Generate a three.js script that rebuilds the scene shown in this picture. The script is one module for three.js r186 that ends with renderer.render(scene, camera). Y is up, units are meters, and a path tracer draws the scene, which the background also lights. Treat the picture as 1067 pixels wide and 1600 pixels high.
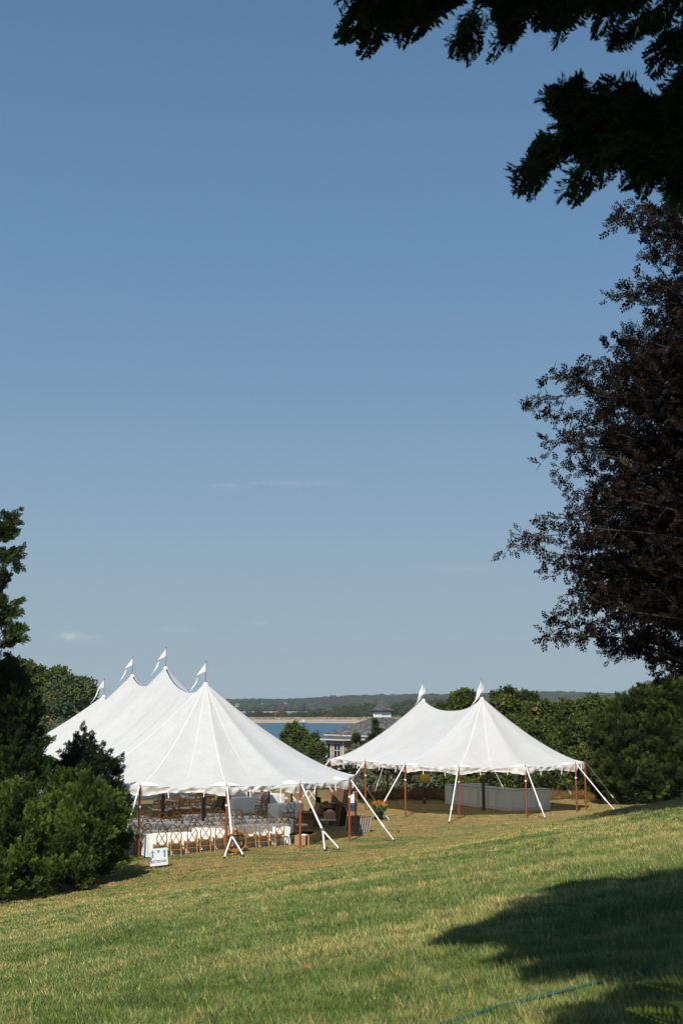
import * as THREE from 'three';
import { mergeGeometries } from 'three/addons/utils/BufferGeometryUtils.js';
import { RoundedBoxGeometry } from 'three/addons/geometries/RoundedBoxGeometry.js';
import { MarchingCubes } from 'three/addons/objects/MarchingCubes.js';
import { createNoise2D, createNoise3D } from 'simplex-noise';

// ------------------------------------------------------------------ camera, sky, sun, exposure
const scene = new THREE.Scene();
const EYE = 1.6, FPX = 1978, PITCH = Math.atan(300 / FPX);
const camera = new THREE.PerspectiveCamera(2 * Math.atan(800 / FPX) * 180 / Math.PI, 682 / 1024, 0.1, 12000);
camera.position.set(0, EYE, 0);
camera.lookAt(0, EYE + Math.tan(PITCH) * 10, -10);
camera.focus = 45; camera.userData.fStop = 4.5;
const renderer = new THREE.WebGLRenderer({ antialias: true });
renderer.setSize(682, 1024);
renderer.toneMapping = THREE.LinearToneMapping;
renderer.toneMappingExposure = 1.0;
renderer.shadowMap.enabled = true;
const D2R = Math.PI / 180, SUN_EL = 44 * D2R, SUNX = -0.24, SUNZ = 0.971;
const sunDir = new THREE.Vector3(SUNX * Math.cos(SUN_EL), Math.sin(SUN_EL), SUNZ * Math.cos(SUN_EL));
const sun = new THREE.DirectionalLight(new THREE.Color(1, 0.94, 0.83), 5);
sun.position.copy(sunDir).multiplyScalar(150).add(new THREE.Vector3(0, 0, -50));
sun.target.position.set(0, 0, -50);
sun.castShadow = true; sun.shadow.radius = 1.2;
Object.assign(sun.shadow.camera, { left: -80, right: 80, top: 80, bottom: -80, near: 1, far: 400 });
sun.shadow.mapSize.set(4096, 4096);
scene.add(sun, sun.target);
const lin = (r, g, b) => new THREE.Color().setRGB(r / 255, g / 255, b / 255, THREE.SRGBColorSpace);
{ // clear sky: pale at the horizon, blue above, with a few thin low clouds
  const stops = [[-90, 96, 104, 80], [0, 160, 178, 187], [3, 155, 176, 189], [8.6, 139, 167, 191], [14, 121, 155, 186], [20, 107, 144, 181], [30.6, 91, 126, 164], [50, 74, 110, 150], [90, 62, 98, 142]];
  const w = 4096, h = 2048, data = new Float32Array(w * h * 4), n2 = createNoise2D(rng(7));
  const clouds = [ // azimuth (deg to the right), elevation, half width, half height, strength
    [-12.1, 2.95, 0.62, 0.2, 0.75], [-11.2, 2.9, 0.8, 0.13, 0.2], [-2.0, 9.9, 2.6, 0.14, 0.17], [-5.2, 9.75, 1.1, 0.13, 0.16], [-3.7, 3.6, 0.6, 0.13, 0.13], [-7.4, 3.3, 1.0, 0.16, 0.1], [5.3, 6.1, 2.6, 0.22, 0.1]];
  for (let y = 0; y < h; y++) {
    const el = ((y + 0.5) / h - 0.5) * 180;
    let i = 0; while (i < stops.length - 2 && el > stops[i + 1][0]) i++;
    const t = el < 0 ? 0 : (el - stops[i][0]) / (stops[i + 1][0] - stops[i][0]);
    const a = lin(...stops[i].slice(1)), c = lin(...stops[i + 1].slice(1));
    const base = el < 0 ? lin(...stops[0].slice(1)) : a.lerp(c, t);
    for (let x = 0; x < w; x++) {
      const th = ((x + 0.5) / w - 0.5) * 360, az = th + 90; // azimuth 0 looks along -z
      let r = base.r, g = base.g, b = base.b;
      if (el > 1 && el < 14 && Math.abs(az) < 30) for (const [ca, ce, cw, ch, s] of clouds) {
        const u = (az - ca) / cw, v = (el - ce) / ch, n = n2(az * 2.2, el * 6) * 0.5 + n2(az * 6, el * 15) * 0.35;
        const m = Math.max(0, 1 - u * u - (v > 0 ? v * v : v * v * 1.6) + n * 0.75 - 0.15) * s;
        const k = Math.min(m, 0.8); r += (0.62 - r) * k; g += (0.62 - g) * k; b += (0.63 - b) * k;
      }
      const o = (y * w + x) * 4; data[o] = r; data[o + 1] = g; data[o + 2] = b; data[o + 3] = 1;
    }
  }
  const sky = new THREE.DataTexture(data, w, h, THREE.RGBAFormat, THREE.FloatType);
  sky.mapping = THREE.EquirectangularReflectionMapping; sky.minFilter = sky.magFilter = THREE.LinearFilter; sky.needsUpdate = true;
  scene.background = sky; scene.environment = sky;
}
scene.fog = new THREE.FogExp2(new THREE.Color(0.72, 0.85, 1.0), 0.00009);

// ------------------------------------------------------------------ helpers
function rng(s) { return () => { s = (s + 0x6d2b79f5) | 0; let t = Math.imul(s ^ (s >>> 15), 1 | s); t = (t + Math.imul(t ^ (t >>> 7), 61 | t)) ^ t; return ((t ^ (t >>> 14)) >>> 0) / 4294967296; }; }
const V = (x, y, z) => new THREE.Vector3(x, y, z);
const W = (X, y, D) => V(X, y, -D);
const lerp = THREE.MathUtils.lerp, clamp = THREE.MathUtils.clamp, smooth = (x, a, b) => THREE.MathUtils.smoothstep(x, a, b);
const noise2 = createNoise2D(rng(11)), noise3 = createNoise3D(rng(12));
const CP = Math.cos(PITCH), SP = Math.sin(PITCH);
function at(px, py, d) { // the point that lies at horizontal depth d along the line of sight through a place of the photograph
  const a = (px - 533.5) / FPX, b = (800 - py) / FPX, f = CP - b * SP, u = SP + b * CP;
  return V(a / f * d, EYE + u / f * d, -d);
}
const used = new Map();
function numbered(name) { const n = used.get(name) ?? 0; used.set(name, n + 1); return n ? name + '_' + String(n).padStart(3, '0') : name; }
function tag(o, label, category, group, kind) { if (label) o.userData.label = label; if (category) o.userData.category = category; if (group) o.userData.group = group; if (kind) o.userData.kind = kind; return o; }
function thing(name, label, category, pos, turn = 0, group) {
  const o = new THREE.Group(); o.name = numbered(name); o.position.copy(pos); o.rotation.y = turn; scene.add(o);
  return tag(o, label, category, group);
}
const shade = (o) => { o.castShadow = o.receiveShadow = true; return o; };
function part(name, geo, mat, parent, label) { const m = shade(new THREE.Mesh(geo, mat)); m.name = parent ? name : numbered(name); (parent ?? scene).add(m); if (label) m.userData.label = label; return m; }
function struct(name, geo, mat, label) { const m = part(name, geo, mat); m.userData.kind = 'structure'; if (label) m.userData.label = label; return m; }
function copy(o, label, group) { const c = o.clone(); c.name = numbered(o.name.replace(/_\d{3}$/, '')); c.userData = { ...o.userData }; if (label) c.userData.label = label; if (group) c.userData.group = group; scene.add(c); return c; }
function norm(g) { // position, normal and uv with an index, so that shapes can be merged
  for (const k of Object.keys(g.attributes)) if (!['position', 'normal', 'uv'].includes(k)) g.deleteAttribute(k);
  const n = g.attributes.position.count;
  if (!g.attributes.normal) g.computeVertexNormals();
  if (!g.attributes.uv) g.setAttribute('uv', new THREE.BufferAttribute(new Float32Array(n * 2), 2));
  if (!g.index) g.setIndex([...Array(n).keys()]);
  return g;
}
const merge = (list) => mergeGeometries(list.map(norm));
function put(g, x = 0, y = 0, z = 0, rx = 0, ry = 0, rz = 0) { return g.applyMatrix4(new THREE.Matrix4().compose(V(x, y, z), new THREE.Quaternion().setFromEuler(new THREE.Euler(rx, ry, rz)), V(1, 1, 1))); }
function bx(w, h, d, x = 0, y = 0, z = 0, rx = 0, ry = 0, rz = 0, r = 0) { return put(r ? new RoundedBoxGeometry(w, h, d, 2, r) : new THREE.BoxGeometry(w, h, d), x, y, z, rx, ry, rz); }
function rod(p, q, r0, r1 = r0, seg = 8, open = false) {
  const d = q.clone().sub(p), g = new THREE.CylinderGeometry(r1, r0, d.length(), seg, 1, open);
  const m = new THREE.Matrix4().compose(p.clone().add(q).multiplyScalar(0.5), new THREE.Quaternion().setFromUnitVectors(V(0, 1, 0), d.normalize()), V(1, 1, 1));
  return g.applyMatrix4(m);
}
const tube = (pts, r, n = 16, seg = 6, closed = false) => new THREE.TubeGeometry(new THREE.CatmullRomCurve3(pts, closed), n, r, seg, closed);
function taperTube(pts, r0, r1, n = 10, seg = 6) { // a limb that thins towards its end
  const c = new THREE.CatmullRomCurve3(pts), g = new THREE.TubeGeometry(c, n, 1, seg, false), p = g.attributes.position;
  for (let i = 0; i <= n; i++) { const o = c.getPointAt(i / n), r = lerp(r0, r1, i / n); for (let j = 0; j <= seg; j++) { const k = i * (seg + 1) + j; p.setXYZ(k, o.x + (p.getX(k) - o.x) * r, o.y + (p.getY(k) - o.y) * r, o.z + (p.getZ(k) - o.z) * r); } }
  return g;
}
function gridGeo(nu, nv, fn, closeU = false) { // fn(i, j) -> Vector3
  const pos = [], uv = [], idx = [];
  for (let j = 0; j <= nv; j++) for (let i = 0; i <= nu; i++) { const p = fn(i, j); pos.push(p.x, p.y, p.z); uv.push(p.u ?? i / nu, p.v ?? j / nv); }
  for (let j = 0; j < nv; j++) for (let i = 0; i < nu; i++) { const a = j * (nu + 1) + i, b = a + 1, c = a + nu + 1, d = c + 1; idx.push(a, c, b, b, c, d); }
  const g = new THREE.BufferGeometry();
  g.setAttribute('position', new THREE.Float32BufferAttribute(pos, 3)); g.setAttribute('uv', new THREE.Float32BufferAttribute(uv, 2)); g.setIndex(idx); g.computeVertexNormals();
  return g;
}
function tex(w, h, fn, srgb = true) {
  const d = new Uint8Array(w * h * 4);
  for (let y = 0; y < h; y++) for (let x = 0; x < w; x++) { const c = fn(x / w, y / h), o = (y * w + x) * 4; for (let k = 0; k < 3; k++) d[o + k] = clamp(c[k], 0, 1) * 255; d[o + 3] = 255; }
  const t = new THREE.DataTexture(d, w, h); t.wrapS = t.wrapT = THREE.RepeatWrapping; t.magFilter = t.minFilter = THREE.LinearFilter; if (srgb) t.colorSpace = THREE.SRGBColorSpace; t.needsUpdate = true;
  return t;
}
function pnoise(u, v, p, seed) { // value noise that repeats over 0..1
  const x = u * p, y = v * p, ix = Math.floor(x), iy = Math.floor(y), fx = x - ix, fy = y - iy, sx = fx * fx * (3 - 2 * fx), sy = fy * fy * (3 - 2 * fy);
  const hsh = (a, b) => { let t = Math.imul(((a % p) + p) % p + seed * 131, 374761393) ^ Math.imul(((b % p) + p) % p + seed * 17, 668265263); t = Math.imul(t ^ (t >>> 13), 1274126177); return ((t ^ (t >>> 16)) >>> 0) / 4294967296; };
  return lerp(lerp(hsh(ix, iy), hsh(ix + 1, iy), sx), lerp(hsh(ix, iy + 1), hsh(ix + 1, iy + 1), sx), sy);
}
const C = (r, g, b) => new THREE.Color().setRGB(r, g, b);
const std = (c, roughness = 0.8, o = {}) => new THREE.MeshStandardMaterial({ color: c, roughness, side: THREE.DoubleSide, ...o });

// ------------------------------------------------------------------ materials
const woodTex = tex(128, 256, (u, v) => { const n = pnoise(u, v * 0.25, 24, 3) * 0.5 + pnoise(u, v * 0.5, 48, 4) * 0.3, k = 0.78 + 0.3 * n; return [k, k, k]; });
const clothTex = tex(256, 256, (u, v) => { const n = pnoise(u, v, 6, 8) * 0.5 + pnoise(u, v, 40, 9) * 0.5, k = 0.95 + 0.05 * n; return [k, k, k * 0.995]; });
const clothBump = tex(256, 256, (u, v) => { const n = pnoise(u, v, 5, 18) * 0.7 + pnoise(u, v, 16, 19) * 0.3; return [n, n, n]; }, false);
const M = {
  sail: new THREE.MeshPhysicalMaterial({ color: C(0.83, 0.835, 0.85), roughness: 0.95, transmission: 0.4, thickness: 0, side: THREE.DoubleSide, map: clothTex, bumpMap: clothBump, bumpScale: 0.014 }),
  seam: std(C(0.76, 0.75, 0.72), 0.85),
  valance: new THREE.MeshPhysicalMaterial({ color: C(0.82, 0.81, 0.79), roughness: 0.95, transmission: 0.15, thickness: 0, side: THREE.DoubleSide, map: clothTex }),
  strap: std(C(0.8, 0.8, 0.8), 0.7),
  redwood: std(C(0.34, 0.085, 0.024), 0.55, { map: woodTex }),
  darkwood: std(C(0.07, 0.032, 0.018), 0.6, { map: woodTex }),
  chairwood: std(C(0.5, 0.26, 0.085), 0.45, { map: woodTex }),
  cushion: std(C(0.8, 0.8, 0.78), 0.95, { map: clothTex }),
  linen: std(C(0.84, 0.845, 0.85), 0.95, { map: clothTex }),
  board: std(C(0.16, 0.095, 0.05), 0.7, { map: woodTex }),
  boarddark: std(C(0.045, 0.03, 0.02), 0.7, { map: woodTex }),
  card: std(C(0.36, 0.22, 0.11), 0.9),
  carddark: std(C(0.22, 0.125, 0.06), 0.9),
  barpaint: std(C(0.56, 0.56, 0.52), 0.6),
  bartop: std(C(0.4, 0.41, 0.4), 0.5),
  metal: std(C(0.25, 0.25, 0.26), 0.45, { metalness: 0.6 }),
  black: std(C(0.015, 0.015, 0.015), 0.6),
  white: std(C(0.8, 0.8, 0.8), 0.6),
  bark: std(C(0.07, 0.055, 0.042), 0.95),
  barkpale: std(C(0.05, 0.045, 0.038), 0.95),
  leaf: new THREE.MeshPhysicalMaterial({ color: 0xffffff, roughness: 0.95, specularIntensity: 0.35, transmission: 0.22, thickness: 0, side: THREE.DoubleSide }),
  leafgloss: new THREE.MeshPhysicalMaterial({ color: 0xffffff, roughness: 0.62, specularIntensity: 0.2, side: THREE.DoubleSide }),
  needle: new THREE.MeshPhysicalMaterial({ color: 0xffffff, roughness: 0.95, specularIntensity: 0.3, transmission: 0.12, thickness: 0, side: THREE.DoubleSide }),
};

// ------------------------------------------------------------------ terrain
const sp = (x, k) => (x > 30 * k ? x : k * Math.log(1 + Math.exp(x / k)));
const smax = (a, b, k) => b + sp(a - b, k);
function flatH(X, D) { return -3.63 - 0.085 * sp(-4 - X, 0.8) * (X > -40 ? 1 : 0) - (X <= -40 ? 3.06 : 0) - 0.055 * sp(D - 80, 3) + 0.05 * noise2(X * 0.07, D * 0.07); }
function groundH(X, D) {
  const Xc = clamp(X, -22, 26), Dc = 30 + clamp((X - 1) * 0.9, 0, 6.5);
  const hill = 0.156 * Xc - 0.07 * D - 0.055 * sp(D - Dc, 1.6) - 0.02 * Math.max(0, -D);
  return smax(hill, flatH(X, D), 0.35) + 0.03 * noise2(X * 0.35, D * 0.35) + 0.012 * noise2(X * 1.3, D * 1.3);
}
const G = (X, D) => W(X, groundH(X, D), D);
function onGround(px, py) { // where the line of sight through a place of the photograph meets the ground
  let d = 4; for (; d < 120; d += 0.1) { const p = at(px, py, d); if (p.y <= groundH(p.x, d)) break; }
  const p = at(px, py, d); return G(p.x, d);
}
// how dry the turf is: streaks along the slope and patches
function dryness(X, D) {
  const s = D - 0.9 * X * 0.0 + (X * 0.12), a = noise2(X * 0.1 + 3, s * 0.22) * 0.34 + noise2(X * 0.3 - 7, D * 0.6) * 0.34 + noise2(X * 1.5, D * 1.7 + 9) * 0.3 + noise2(X * 4.1, D * 4.4) * 0.22;
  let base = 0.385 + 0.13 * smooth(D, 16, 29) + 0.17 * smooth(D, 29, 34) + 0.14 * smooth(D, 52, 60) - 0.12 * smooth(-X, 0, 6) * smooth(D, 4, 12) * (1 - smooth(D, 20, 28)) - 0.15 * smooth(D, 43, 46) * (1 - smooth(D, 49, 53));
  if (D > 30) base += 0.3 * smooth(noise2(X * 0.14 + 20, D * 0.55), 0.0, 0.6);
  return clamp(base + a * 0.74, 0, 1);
}
const turfGreen = C(0.082, 0.136, 0.028), turfPale = C(0.2, 0.25, 0.074), turfStraw = C(0.47, 0.37, 0.155), turfBrown = C(0.33, 0.205, 0.085);
function turfColor(X, D, j = 0) {
  const d = clamp(dryness(X, D) + j, 0, 1), c = turfGreen.clone();
  if (d < 0.5) c.lerp(turfPale, d / 0.5); else c.copy(turfPale).lerp(turfStraw, (d - 0.5) / 0.5);
  return c.lerp(turfBrown, 0.6 * smooth(D, 31, 40) * smooth(d, 0.45, 0.9));
}
{
  const xs = [], ds = [];
  for (let x = -160; x < -26; x += 6) xs.push(x); for (let x = -26; x < 26; x += 0.4) xs.push(x); for (let x = 26; x <= 160; x += 6) xs.push(x);
  for (let d = -40; d < 3; d += 3) ds.push(d); for (let d = 3; d < 80; d += 0.4) ds.push(d); for (let d = 80; d <= 300; d += 6) ds.push(d);
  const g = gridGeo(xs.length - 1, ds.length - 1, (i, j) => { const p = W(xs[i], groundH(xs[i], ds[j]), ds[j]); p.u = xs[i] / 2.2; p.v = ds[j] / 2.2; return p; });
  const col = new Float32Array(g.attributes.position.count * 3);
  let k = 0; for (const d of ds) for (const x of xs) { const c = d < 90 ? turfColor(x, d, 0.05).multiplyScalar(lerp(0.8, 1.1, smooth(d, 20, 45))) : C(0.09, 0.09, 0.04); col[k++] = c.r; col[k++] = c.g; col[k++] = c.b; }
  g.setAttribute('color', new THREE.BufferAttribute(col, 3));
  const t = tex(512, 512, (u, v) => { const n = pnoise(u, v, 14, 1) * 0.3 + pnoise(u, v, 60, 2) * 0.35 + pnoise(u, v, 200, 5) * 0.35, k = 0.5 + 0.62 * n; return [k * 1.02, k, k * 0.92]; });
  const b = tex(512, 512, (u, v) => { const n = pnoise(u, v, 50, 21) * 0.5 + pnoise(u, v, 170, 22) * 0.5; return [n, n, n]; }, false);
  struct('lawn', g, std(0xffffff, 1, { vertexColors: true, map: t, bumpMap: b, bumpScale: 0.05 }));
}
const SEA = -10.4;
{
  const wb = tex(512, 512, (u, v) => { const n = pnoise(u, v, 24, 31) * 0.5 + pnoise(u, v, 64, 32) * 0.35 + pnoise(u, v, 130, 33) * 0.15; return [n, n, n]; }, false);
  wb.repeat.set(260, 420);
  const g = new THREE.PlaneGeometry(9000, 9000); g.rotateX(-Math.PI / 2); g.translate(0, SEA, -4300);
  struct('water', g, new THREE.MeshPhysicalMaterial({ color: C(0.05, 0.135, 0.22), roughness: 0.32, specularIntensity: 0.45, bumpMap: wb, bumpScale: 2.2 }));
}
const interp = (pts, x) => { let i = 0; while (i < pts.length - 2 && x > pts[i + 1][0]) i++; const [a, b] = [pts[i], pts[i + 1]]; return lerp(a[1], b[1], clamp((x - a[0]) / (b[0] - a[0]), 0, 1)); };
{ // the far shore: a low wooded ridge
  const top = [[-400, 1092], [0, 1094], [360, 1098], [440, 1097], [500, 1094], [560, 1091], [640, 1090], [700, 1089], [820, 1085], [900, 1086], [1000, 1090], [1200, 1096], [1600, 1096]];
  const hillH = (X, D) => { const px = 533 + X / D * 2000, crest = EYE + (1100 - interp(top, px)) / 2000 * 2350 - 5; const t = clamp((D - 1850) / 500, 0, 1); return lerp(SEA + 1.2, crest, Math.pow(t, 0.8)) + 1.5 * noise2(X * 0.006, D * 0.006) * t - smooth(D, 2500, 2900) * 15; };
  const n = 150, m = 26;
  const g = gridGeo(n, m, (i, j) => { const D = 1850 + j * 42, X = -1500 + i * 3400 / n; return W(X, j === 0 ? SEA - 0.5 : hillH(X, D), D); });
  struct('hill', g, std(C(0.035, 0.05, 0.022), 1));
  const bg = gridGeo(80, 2, (i, j) => { const X = -900 + i * 16; return W(X + 10 * noise2(i, j), SEA + [-0.3, 1.4, 1.3][j], [1838, 1848, 1866][j] + 3 * noise2(i * 0.3, 9)); });
  struct('beach', bg, std(C(0.42, 0.34, 0.24), 1));
  const r = rng(40), N = 8200, crown = blobGeo(1, 5), im = shade(new THREE.InstancedMesh(crown, std(0xffffff, 1), N)), q = new THREE.Quaternion();
  for (let i = 0; i < N; i++) {
    const D = 1868 + Math.pow(r(), 0.9) * 720, px = -150 + r() * 1400, X = (px - 533) / 2000 * D, s = 3.6 + r() * 4, t = r();
    im.setMatrixAt(i, new THREE.Matrix4().compose(W(X, hillH(X, D) + s * 0.5, D), q.setFromAxisAngle(V(0, 1, 0), r() * 6.3), V(s * (1 + 0.5 * r()), s * (0.75 + 0.5 * r()), s * 1.2)));
    im.setColorAt(i, C(0.016 + 0.026 * t, 0.03 + 0.022 * r(), 0.014 + 0.01 * r()));
  }
  im.name = numbered('forest'); scene.add(tag(im, 'low dark green woods covering the hills on the far shore', 'forest', null, 'stuff'));
}
function blobGeo(r, seed, detail = 2) { // a lumpy tree crown for the farthest woods
  const g = new THREE.IcosahedronGeometry(r, detail), p = g.attributes.position;
  for (let i = 0; i < p.count; i++) { const v = V(p.getX(i), p.getY(i), p.getZ(i)), k = 1 + 0.25 * noise3(v.x * 1.7 + seed, v.y * 1.7, v.z * 1.7) + 0.12 * noise3(v.x * 4.5, v.y * 4.5 + seed, v.z * 4.5); p.setXYZ(i, v.x * k, v.y * k, v.z * k); }
  g.computeVertexNormals(); return g;
}
{ // the sandbar with its dune grass
  const sandH = (X, D) => SEA - 0.25 + 1.5 * smooth(D, 806, 850) + 0.7 * smooth(D, 870, 950) + 0.15 * noise2(X * 0.05, D * 0.05) - 3 * smooth(D, 1010, 1060);
  const g = gridGeo(90, 26, (i, j) => { const t = i / 90, X = -260 + t * 620, D = 800 + j * 10 + 10 * noise2(X * 0.012, 4) + 90 * smooth(-X, 60, 260) * 0; return W(X, sandH(X, D - 10 * noise2(X * 0.012, 4)), D); });
  struct('sandbar', g, std(C(0.5, 0.39, 0.27), 1, { map: tex(256, 256, (u, v) => { const k = 0.85 + 0.15 * pnoise(u, v, 40, 7); return [k, k, k]; }) }));
  const r = rng(5), N = 5200, im = shade(new THREE.InstancedMesh(clump(10, 0.5, 0.9, 77, 1.2), M.leaf, N));
  for (let i = 0; i < N; i++) { const X = -250 + r() * 600, D = 880 + Math.pow(r(), 1.2) * 130; im.setMatrixAt(i, new THREE.Matrix4().compose(W(X, sandH(X, D) + 0.2, D), new THREE.Quaternion().setFromAxisAngle(V(0, 1, 0), r() * 6), V(2.2, 0.6, 1.6))); im.setColorAt(i, C(0.16 + 0.06 * r(), 0.16, 0.05)); }
  im.name = numbered('dune_grass'); scene.add(tag(im, 'yellow green dune grass along the back of the sandbar', 'grass', null, 'stuff'));
}

// ------------------------------------------------------------------ foliage
function randQ(r) { return new THREE.Quaternion().setFromEuler(new THREE.Euler(r() * 6.283, r() * 6.283, r() * 6.283)); }
function clump(n, leaf, spread, seed, flat = 1) { // a handful of pointed leaves in a small ball
  const r = rng(seed), pos = [], nor = [];
  for (let i = 0; i < n; i++) {
    const c = V(r() - 0.5, (r() - 0.5) * flat, r() - 0.5).multiplyScalar(spread * 1.6), q = randQ(r), l = leaf * (0.75 + 0.5 * r()), w = l * 0.62;
    const pts = [V(0, -l / 2, 0), V(w / 2, 0, l * 0.08), V(0, l / 2, 0), V(-w / 2, 0, l * 0.08)].map((p) => p.applyQuaternion(q).add(c));
    for (const k of [0, 1, 2, 0, 2, 3]) pos.push(pts[k].x, pts[k].y, pts[k].z);
  }
  const g = new THREE.BufferGeometry(); g.setAttribute('position', new THREE.Float32BufferAttribute(pos, 3)); g.computeVertexNormals(); return g;
}
function quadLeaf(pos, a, dir, side, l, w) { // one flat pointed leaf from a along dir
  const m = a.clone().addScaledVector(dir, l * 0.45), e = a.clone().addScaledVector(dir, l), p = m.clone().addScaledVector(side, w), q = m.clone().addScaledVector(side, -w);
  for (const v of [a, p, e, a, e, q]) pos.push(v.x, v.y, v.z);
}
function spray(seed, rows = 12, dense = 1) { // a flat fan of scale leaves on a twig, as cedars and junipers carry them; length 1 along +y
  const r = rng(seed), pos = [];
  for (let i = 0; i < rows; i++) {
    const t = (i + 0.3) / rows, a = V(0.06 * Math.sin(t * 3 + seed), t * 0.94, 0.1 * Math.sin(t * 2)), len = (0.46 * (1 - t) + 0.1) * (0.8 + 0.4 * r());
    for (const s of [-1, 1]) {
      const d = V(s * (0.75 + 0.2 * r()), 0.65 + 0.3 * r(), (r() - 0.5) * 0.9).normalize(), side = V(-d.y * s, d.x * s, 0.4).normalize();
      quadLeaf(pos, a, d, side, len, 0.028 * dense);
      for (let k = 1; k <= 2; k++) { const b = a.clone().addScaledVector(d, len * (0.25 + 0.25 * k)), e = d.clone().applyAxisAngle(V(0, 0, 1), (k % 2 ? 0.7 : -0.7)).add(V(0, 0, (r() - 0.5) * 0.8)).normalize(); quadLeaf(pos, b, e, V(-e.y, e.x, 0.3).normalize(), len * 0.5, 0.026 * dense); }
    }
  }
  quadLeaf(pos, V(0, 0.8, 0), V(0, 1, 0.05).normalize(), V(1, 0, 0), 0.24, 0.03);
  const g = new THREE.BufferGeometry(); g.setAttribute('position', new THREE.Float32BufferAttribute(pos, 3)); g.computeVertexNormals(); return g;
}
function leafSpray(seed, n = 9, leaf = 0.36) { // a twig with flat oval leaves on both sides; length 1 along +y
  const r = rng(seed), pos = [];
  for (let i = 0; i < n; i++) { const t = i / (n - 1), s = i % 2 ? 1 : -1, a = V(0, t * 0.85, 0), d = V(s * (0.8 + 0.3 * r()), 0.5 + 0.5 * r(), (r() - 0.5) * 0.9).normalize(); quadLeaf(pos, a, d, V(d.y * (r() - 0.5), r() - 0.2, 0.7 + r()).cross(d).normalize(), leaf * (0.75 + 0.4 * r()), leaf * 0.27); }
  const g = new THREE.BufferGeometry(); g.setAttribute('position', new THREE.Float32BufferAttribute(pos, 3)); g.computeVertexNormals(); return merge([g, rod(V(0, 0, 0), V(0, 0.85, 0), 0.012, 0.006, 3)]);
}
const GEO = { broad: clump(14, 0.17, 0.24, 3), small: clump(16, 0.1, 0.16, 4), spray: spray(5), spray2: spray(9, 10, 1.4), juni: spray(21, 10, 1.5), leafy: leafSpray(6) };
function foliage(name, list, geo, mat, parent, seed) { // list of {p, dir?, s, c}
  const r = rng(seed), im = shade(new THREE.InstancedMesh(geo, mat, list.length)), m = new THREE.Matrix4(), q = new THREE.Quaternion(), q2 = new THREE.Quaternion(), o = parent ? parent.position : V(0, 0, 0);
  list.forEach((e, i) => {
    if (e.dir) { q.setFromUnitVectors(V(0, 1, 0), e.dir.clone().normalize()); q.multiply(q2.setFromAxisAngle(V(0, 1, 0), r() * 6.283)); } else q.copy(randQ(r));
    im.setMatrixAt(i, m.compose(e.p.clone().sub(o), q, V(e.s, e.s * (e.sy ?? 1), e.s))); im.setColorAt(i, e.c);
  });
  im.name = name; im.userData.kind = 'stuff'; (parent ?? scene).add(im); return im;
}
function lumps(blobs, r, nl = 9) { // uneven lumps on and in large rough masses
  const out = [];
  for (const [x, y, D, rx, ry = rx, rz = rx] of blobs) {
    out.push([x, y, D, rx * 0.72, ry * 0.72, rz * 0.72]);
    for (let i = 0; i < nl; i++) { let d; do d = V(r() * 2 - 1, r() * 2 - 1, r() * 2 - 1); while (d.length() > 1 || d.length() < 0.2 || d.y / d.length() < -0.65); d.normalize(); const k = 0.28 + 0.24 * r(), o = 0.66 + 0.16 * r(); out.push([x + d.x * rx * o, y + d.y * ry * o, D + d.z * rz * o, rx * k, ry * k, rz * k]); }
  }
  return out;
}
function fill(blobs, n, r, o = {}) { // leaf positions through those lumps
  const L = lumps(blobs, r, o.lumps ?? 9), w = L.map((l) => Math.pow(l[3] * l[4] * l[5], o.wexp ?? 0.62)), sum = w.reduce((a, b) => a + b, 0), out = [];
  let guard = 0;
  while (out.length < n && guard++ < n * 6) {
    let t = r() * sum, i = 0; while (t > w[i] && i < L.length - 1) t -= w[i++];
    const [x, y, D, rx, ry, rz] = L[i];
    let d; do d = V(r() * 2 - 1, r() * 2 - 1, r() * 2 - 1); while (d.length() > 1 || d.length() < 0.05);
    d.normalize(); const k = 0.5 + 0.55 * Math.sqrt(r()) + (o.tip && r() < 0.22 ? 0.28 * r() : 0), p = W(x + d.x * rx * k, y + d.y * ry * k, D + d.z * rz * k);
    if (noise3(p.x * (o.gapF ?? 0.9), p.y * (o.gapF ?? 0.9), p.z * (o.gapF ?? 0.9)) < (o.gap ?? -0.45)) continue;
    if (o.minY !== undefined && p.y < o.minY(p)) continue;
    const out_ = V(d.x, d.y, -d.z), e = { p, s: (o.s0 ?? 0.8) + (o.s1 ?? 0.5) * r() };
    if (o.dir) e.dir = o.dir(out_, r);
    const tone = clamp(0.5 + 0.35 * noise3(p.x * 0.5 + 30, p.y * 0.5, p.z * 0.5) + 0.5 * (r() - 0.5), 0, 1);
    e.c = o.c0.clone().lerp(o.c1, tone); if (o.c2 && r() < (o.odd ?? 0.06)) e.c.lerp(o.c2, 0.5 + 0.5 * r());
    out.push(e);
  }
  return out;
}
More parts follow.
